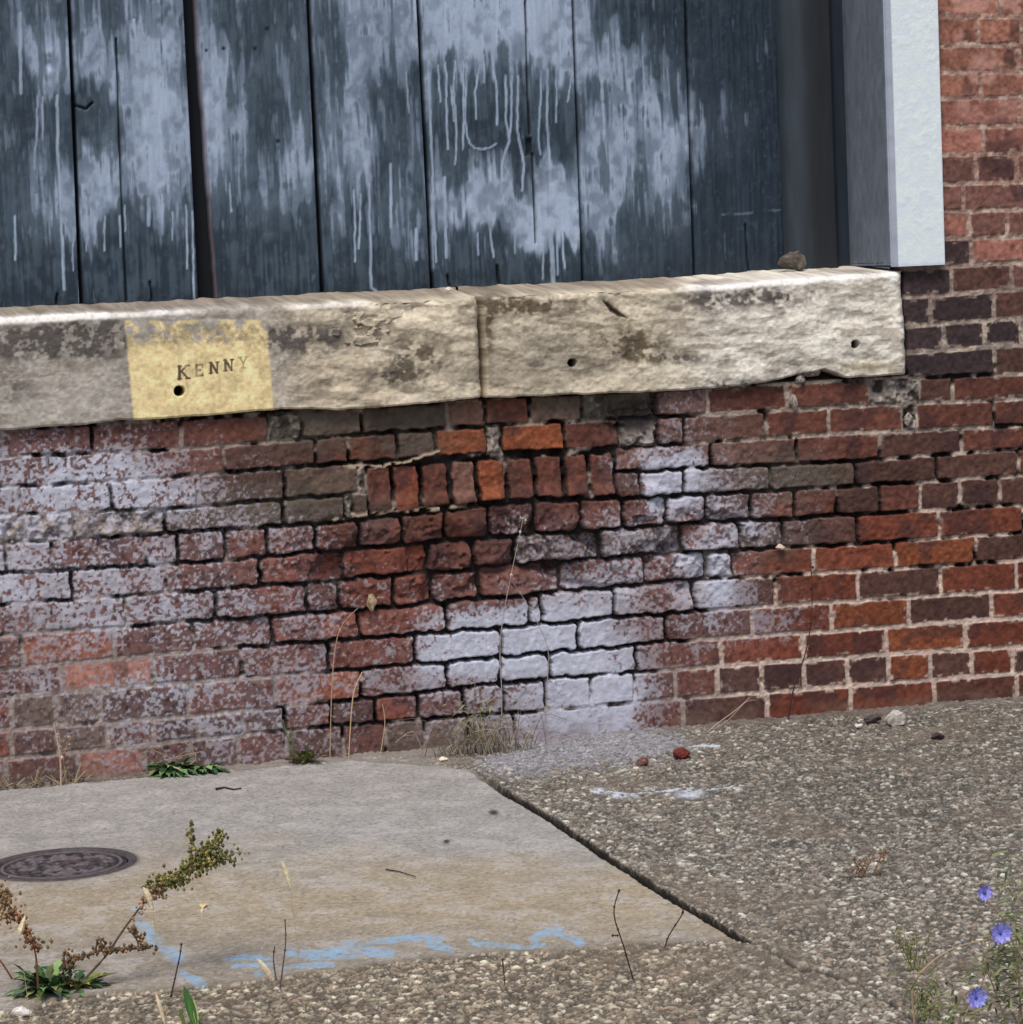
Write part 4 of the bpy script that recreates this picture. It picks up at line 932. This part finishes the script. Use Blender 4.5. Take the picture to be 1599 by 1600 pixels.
for pts in [[(100, 1535), (102, 1508), (130, 1494), (170, 1482)], [(102, 1512), (100, 1488)], [(165, 1488), (195, 1484), (235, 1482)], [(150, 1486), (152, 1470)], [(200, 1450), (215, 1470), (216, 1485)]]:
    P = smooth(plane_pts(pts, yb-.01)); m.tube(P, .0018, .0010, (98, 66, 52))
    for q in P: spray(m, q, q+Vector((.012, 0, .002)), 6, BR, .003)
m.build('side_branch', t)
t = empty('dry_dock', (wb[0]-.04, wb[1], 0)); tag(t, 'rusty brown seed stalk at the left edge behind the green rosette', 'weed')
m = MB()
for pts in [[(60, 1545), (56, 1490), (40, 1445), (5, 1405)], [(52, 1478), (45, 1455)], [(20, 1530), (0, 1500), (-20, 1485)]]:
    m.tube(smooth(plane_pts(pts, yb-.03)), .0018, .001, (108, 72, 52))
m.build('stem', t); m = MB()
spray(m, on_wall(-5, 1440, yb-.03), on_wall(10, 1395, yb-.03), 150, [(134, 106, 76), (112, 90, 66), (150, 122, 88)], .011); spray(m, on_wall(20, 1420, yb-.03), on_wall(55, 1480, yb-.03), 90, [(150, 98, 66), (120, 84, 60)], .004)
spray(m, on_wall(35, 1470, yb-.03), on_wall(70, 1475, yb-.03), 30, BR, .006)
m.build('seed_head', t)
# grass tuft bottom
gb = on_ground(300, 1604)
t = empty('grass_tuft', (gb[0], gb[1], 0)); tag(t, 'bright green grass tuft at the bottom edge below the blue mark', 'grass tuft')
m = MB()
for tip, W, c_ in [((288, 1540), .014, (64, 104, 52)), ((296, 1552), .010, (84, 122, 60)), ((303, 1560), .007, (190, 190, 130)), ((318, 1580), .008, (96, 112, 60)), ((280, 1575), .006, (90, 110, 62)), ((308, 1568), .006, (74, 110, 54))]:
    T = Vector(on_wall(*tip, gb[1])); B = Vector((gb[0]+random.uniform(-.01, .012), gb[1], 0)); m.leaf(B, T-B, (0, -1, .2), (T-B).length, W, c_, .05, 8, .3)
m.build('blades', t)
# pale grass seed heads on hair-thin stems, near the camera
for i, (pts, r, lab) in enumerate([([(224, 1386), (232, 1400), (240, 1425)], .0042, 'pale straw ear crossing the long leaning seed head'), ([(441, 1346), (448, 1364), (455, 1388)], .0034, 'pale straw ear over the middle of the slab'),
                  ([(402, 1498), (414, 1512), (427, 1532)], .0042, 'pale straw ear beside the blue mark'), ([(40, 1430), (34, 1450), (30, 1462)], .0040, 'pale straw ear near the left edge above the green rosette'), ([(244, 1552), (250, 1572), (258, 1600)], .0030, 'pale straw ear left of the bright grass tuft'),
                  ([(657, 1228), (661, 1240), (664, 1252)], .0022, 'faint pale straw ear on the slab near the wall')]):
    y0 = gb[1]+0.02 if i not in (5,) else -0.35
    P = plane_pts(pts, y0); m = MB(); mid = Vector(P[1]); g0 = Vector((P[2][0]+.012, y0, -0.002))
    m.tube(smooth([g0, P[2]], 3), .0005, .0005, (168, 150, 116), 4)
    q = smooth(P, 4); n = len(q)
    for k in range(n-1): m.tube([q[k], q[k+1]], r*math.sin(math.pi*(k+.35)/n), r*math.sin(math.pi*(k+1.0)/n)+.0003, vary((222, 206, 172), .06), 6)
    tag(m.build('straw_ear'), lab, 'dead stalk')
# bare twiggy stems growing from the front joint
def twig_plant(base, segs, label, col=(52, 40, 38)):
    B = on_ground(*base); m = MB()
    for pts in segs:
        P = smooth(plane_pts(pts, B[1])); m.tube(P, .0012, .0009, col, 5)
        for q in P[::3]: m.pip(q, random.uniform(.0014, .0028), vary(col, .2), 1.3)
    tag(m.build('bare_stem'), label, 'dead stalk')
twig_plant((990, 1530), [[(990, 1530), (975, 1478), (960, 1428), (968, 1392)], [(966, 1462), (956, 1462)], [(990, 1530), (1004, 1560), (1024, 1596)]], 'bare dark stem rising from the front joint right of centre')
twig_plant((1040, 1480), [[(1040, 1480), (1046, 1462), (1066, 1430), (1068, 1418)]], 'short slanting dark stem near the slab corner')
twig_plant((272, 1560), [[(268, 1556), (276, 1520), (282, 1492), (284, 1476)]], 'short dark bare stem beside the blue mark at lower left')
twig_plant((440, 1545), [[(438, 1545), (444, 1500), (447, 1470), (446, 1438)], [(432, 1530), (428, 1500), (430, 1478)]], 'thin grey bare stem before the blue marks', (92, 80, 72))
twig_plant((790, 1560), [[(786, 1500), (790, 1540)]], 'tiny bare sprig in the gravelly pavement below the slab', (70, 58, 50))
# chicory with blue flowers, right corner
cb = on_ground(1560, 1640); yc = cb[1]
t = empty('chicory', (cb[0], yc, 0)); tag(t, 'straggly weed with blue violet flowers in the bottom right corner', 'flowering weed')
m = MB()
for pts in [[(1590, 1640), (1594, 1520), (1570, 1440), (1540, 1404)], [(1530, 1640), (1525, 1575), (1540, 1520), (1548, 1470), (1563, 1460)], [(1500, 1650), (1508, 1590), (1524, 1562)], [(1430, 1600), (1428, 1540), (1455, 1505), (1495, 1480), (1555, 1466)], [(1600, 1620), (1590, 1500), (1588, 1420)], [(1585, 1640), (1560, 1560), (1536, 1500)]]:
    m.tube(smooth(plane_pts(pts, yc)), .0016, .0009, (166, 142, 112))
m.build('stems', t)
for px, py, r in [(1563, 1457, .018), (1525, 1558, .017), (1538, 1394, .013)]:
    m = MB(); c_ = Vector(on_wall(px, py, yc-.07))
    for k in range(16):
        a = k/16*6.283; dr = Vector((math.cos(a), -.35, math.sin(a))); m.leaf(c_, dr, (0, -1, 0), r*random.uniform(.85, 1.1), r*.42, vary((122, 122, 204) if k % 2 else (156, 156, 224), .08), -.1, 3, .1)
    m.pip(c_+Vector((0, -.003, 0)), .003, (70, 72, 160))
    m.build('flower', t)
m = MB()
for k in range(430):
    px, py = random.choice([(1590, 1400), (1585, 1470), (1560, 1540), (1590, 1560), (1575, 1500), (1500, 1600), (1450, 1590)]); px += random.gauss(0, 20); py += random.gauss(0, 38)
    q = on_wall(px, py, yc+random.uniform(-.06, .03)); 
    if q[2] < 0.004: continue
    m.leaf(q, (random.uniform(-1, 1), random.uniform(-.6, .3), random.uniform(-.3, 1)), (0, -.4, 1), random.uniform(.012, .03), .004, vary(random.choice([(98, 104, 62), (120, 122, 84), (78, 86, 54)])), .3, 3)
m.build('leaves', t)
for (bx, by), lab, H in [((1425, 1520), 'small yellowish weed in the pavement right of the long crack', .07), ((1448, 1596), 'sparse pale green weed at the bottom right edge left of the blue flowers', .06), ((1350, 1370), 'reddish dry sprig on the dark gravelly pavement at right', .045)]:
    B = on_ground(bx, by); t = empty('weed', (B[0], B[1], 0)); tag(t, lab, 'weed'); m = MB()
    cols = [(128, 122, 78), (104, 108, 62), (146, 140, 98)] if H > .05 else [(150, 112, 82), (126, 96, 72)]
    for k in range(11):
        a = random.uniform(-1.1, 1.1); L = H*random.uniform(.4, 1.1); x = B[0]+random.gauss(0, .010)
        p2 = Vector((x+L*.7*math.sin(a), B[1]+random.uniform(-.02, .02), L)); mid = Vector(((x+p2[0])/2+random.uniform(-.006, .006), B[1], L*.55))
        P = smooth([(x, B[1], 0), mid, p2], 4); m.tube(P, .0009, .0005, vary(random.choice(cols)), 4)
        for j in range(9):
            q = P[random.randrange(3, len(P))]; m.pip((q.x+random.gauss(0, .004), q.y+random.gauss(0, .004), q.z+random.gauss(0, .004)), random.uniform(.001, .0024), vary(random.choice(cols), .25), 1.3)
    m.build('leaves', t)
for o in scene.objects:
    if o.type == 'MESH' and len(o.data.polygons) < 50000 and o.name.split('.')[0] in ('leaves', 'blades'):
        o.data.polygons.foreach_set('use_smooth', [True]*len(o.data.polygons))
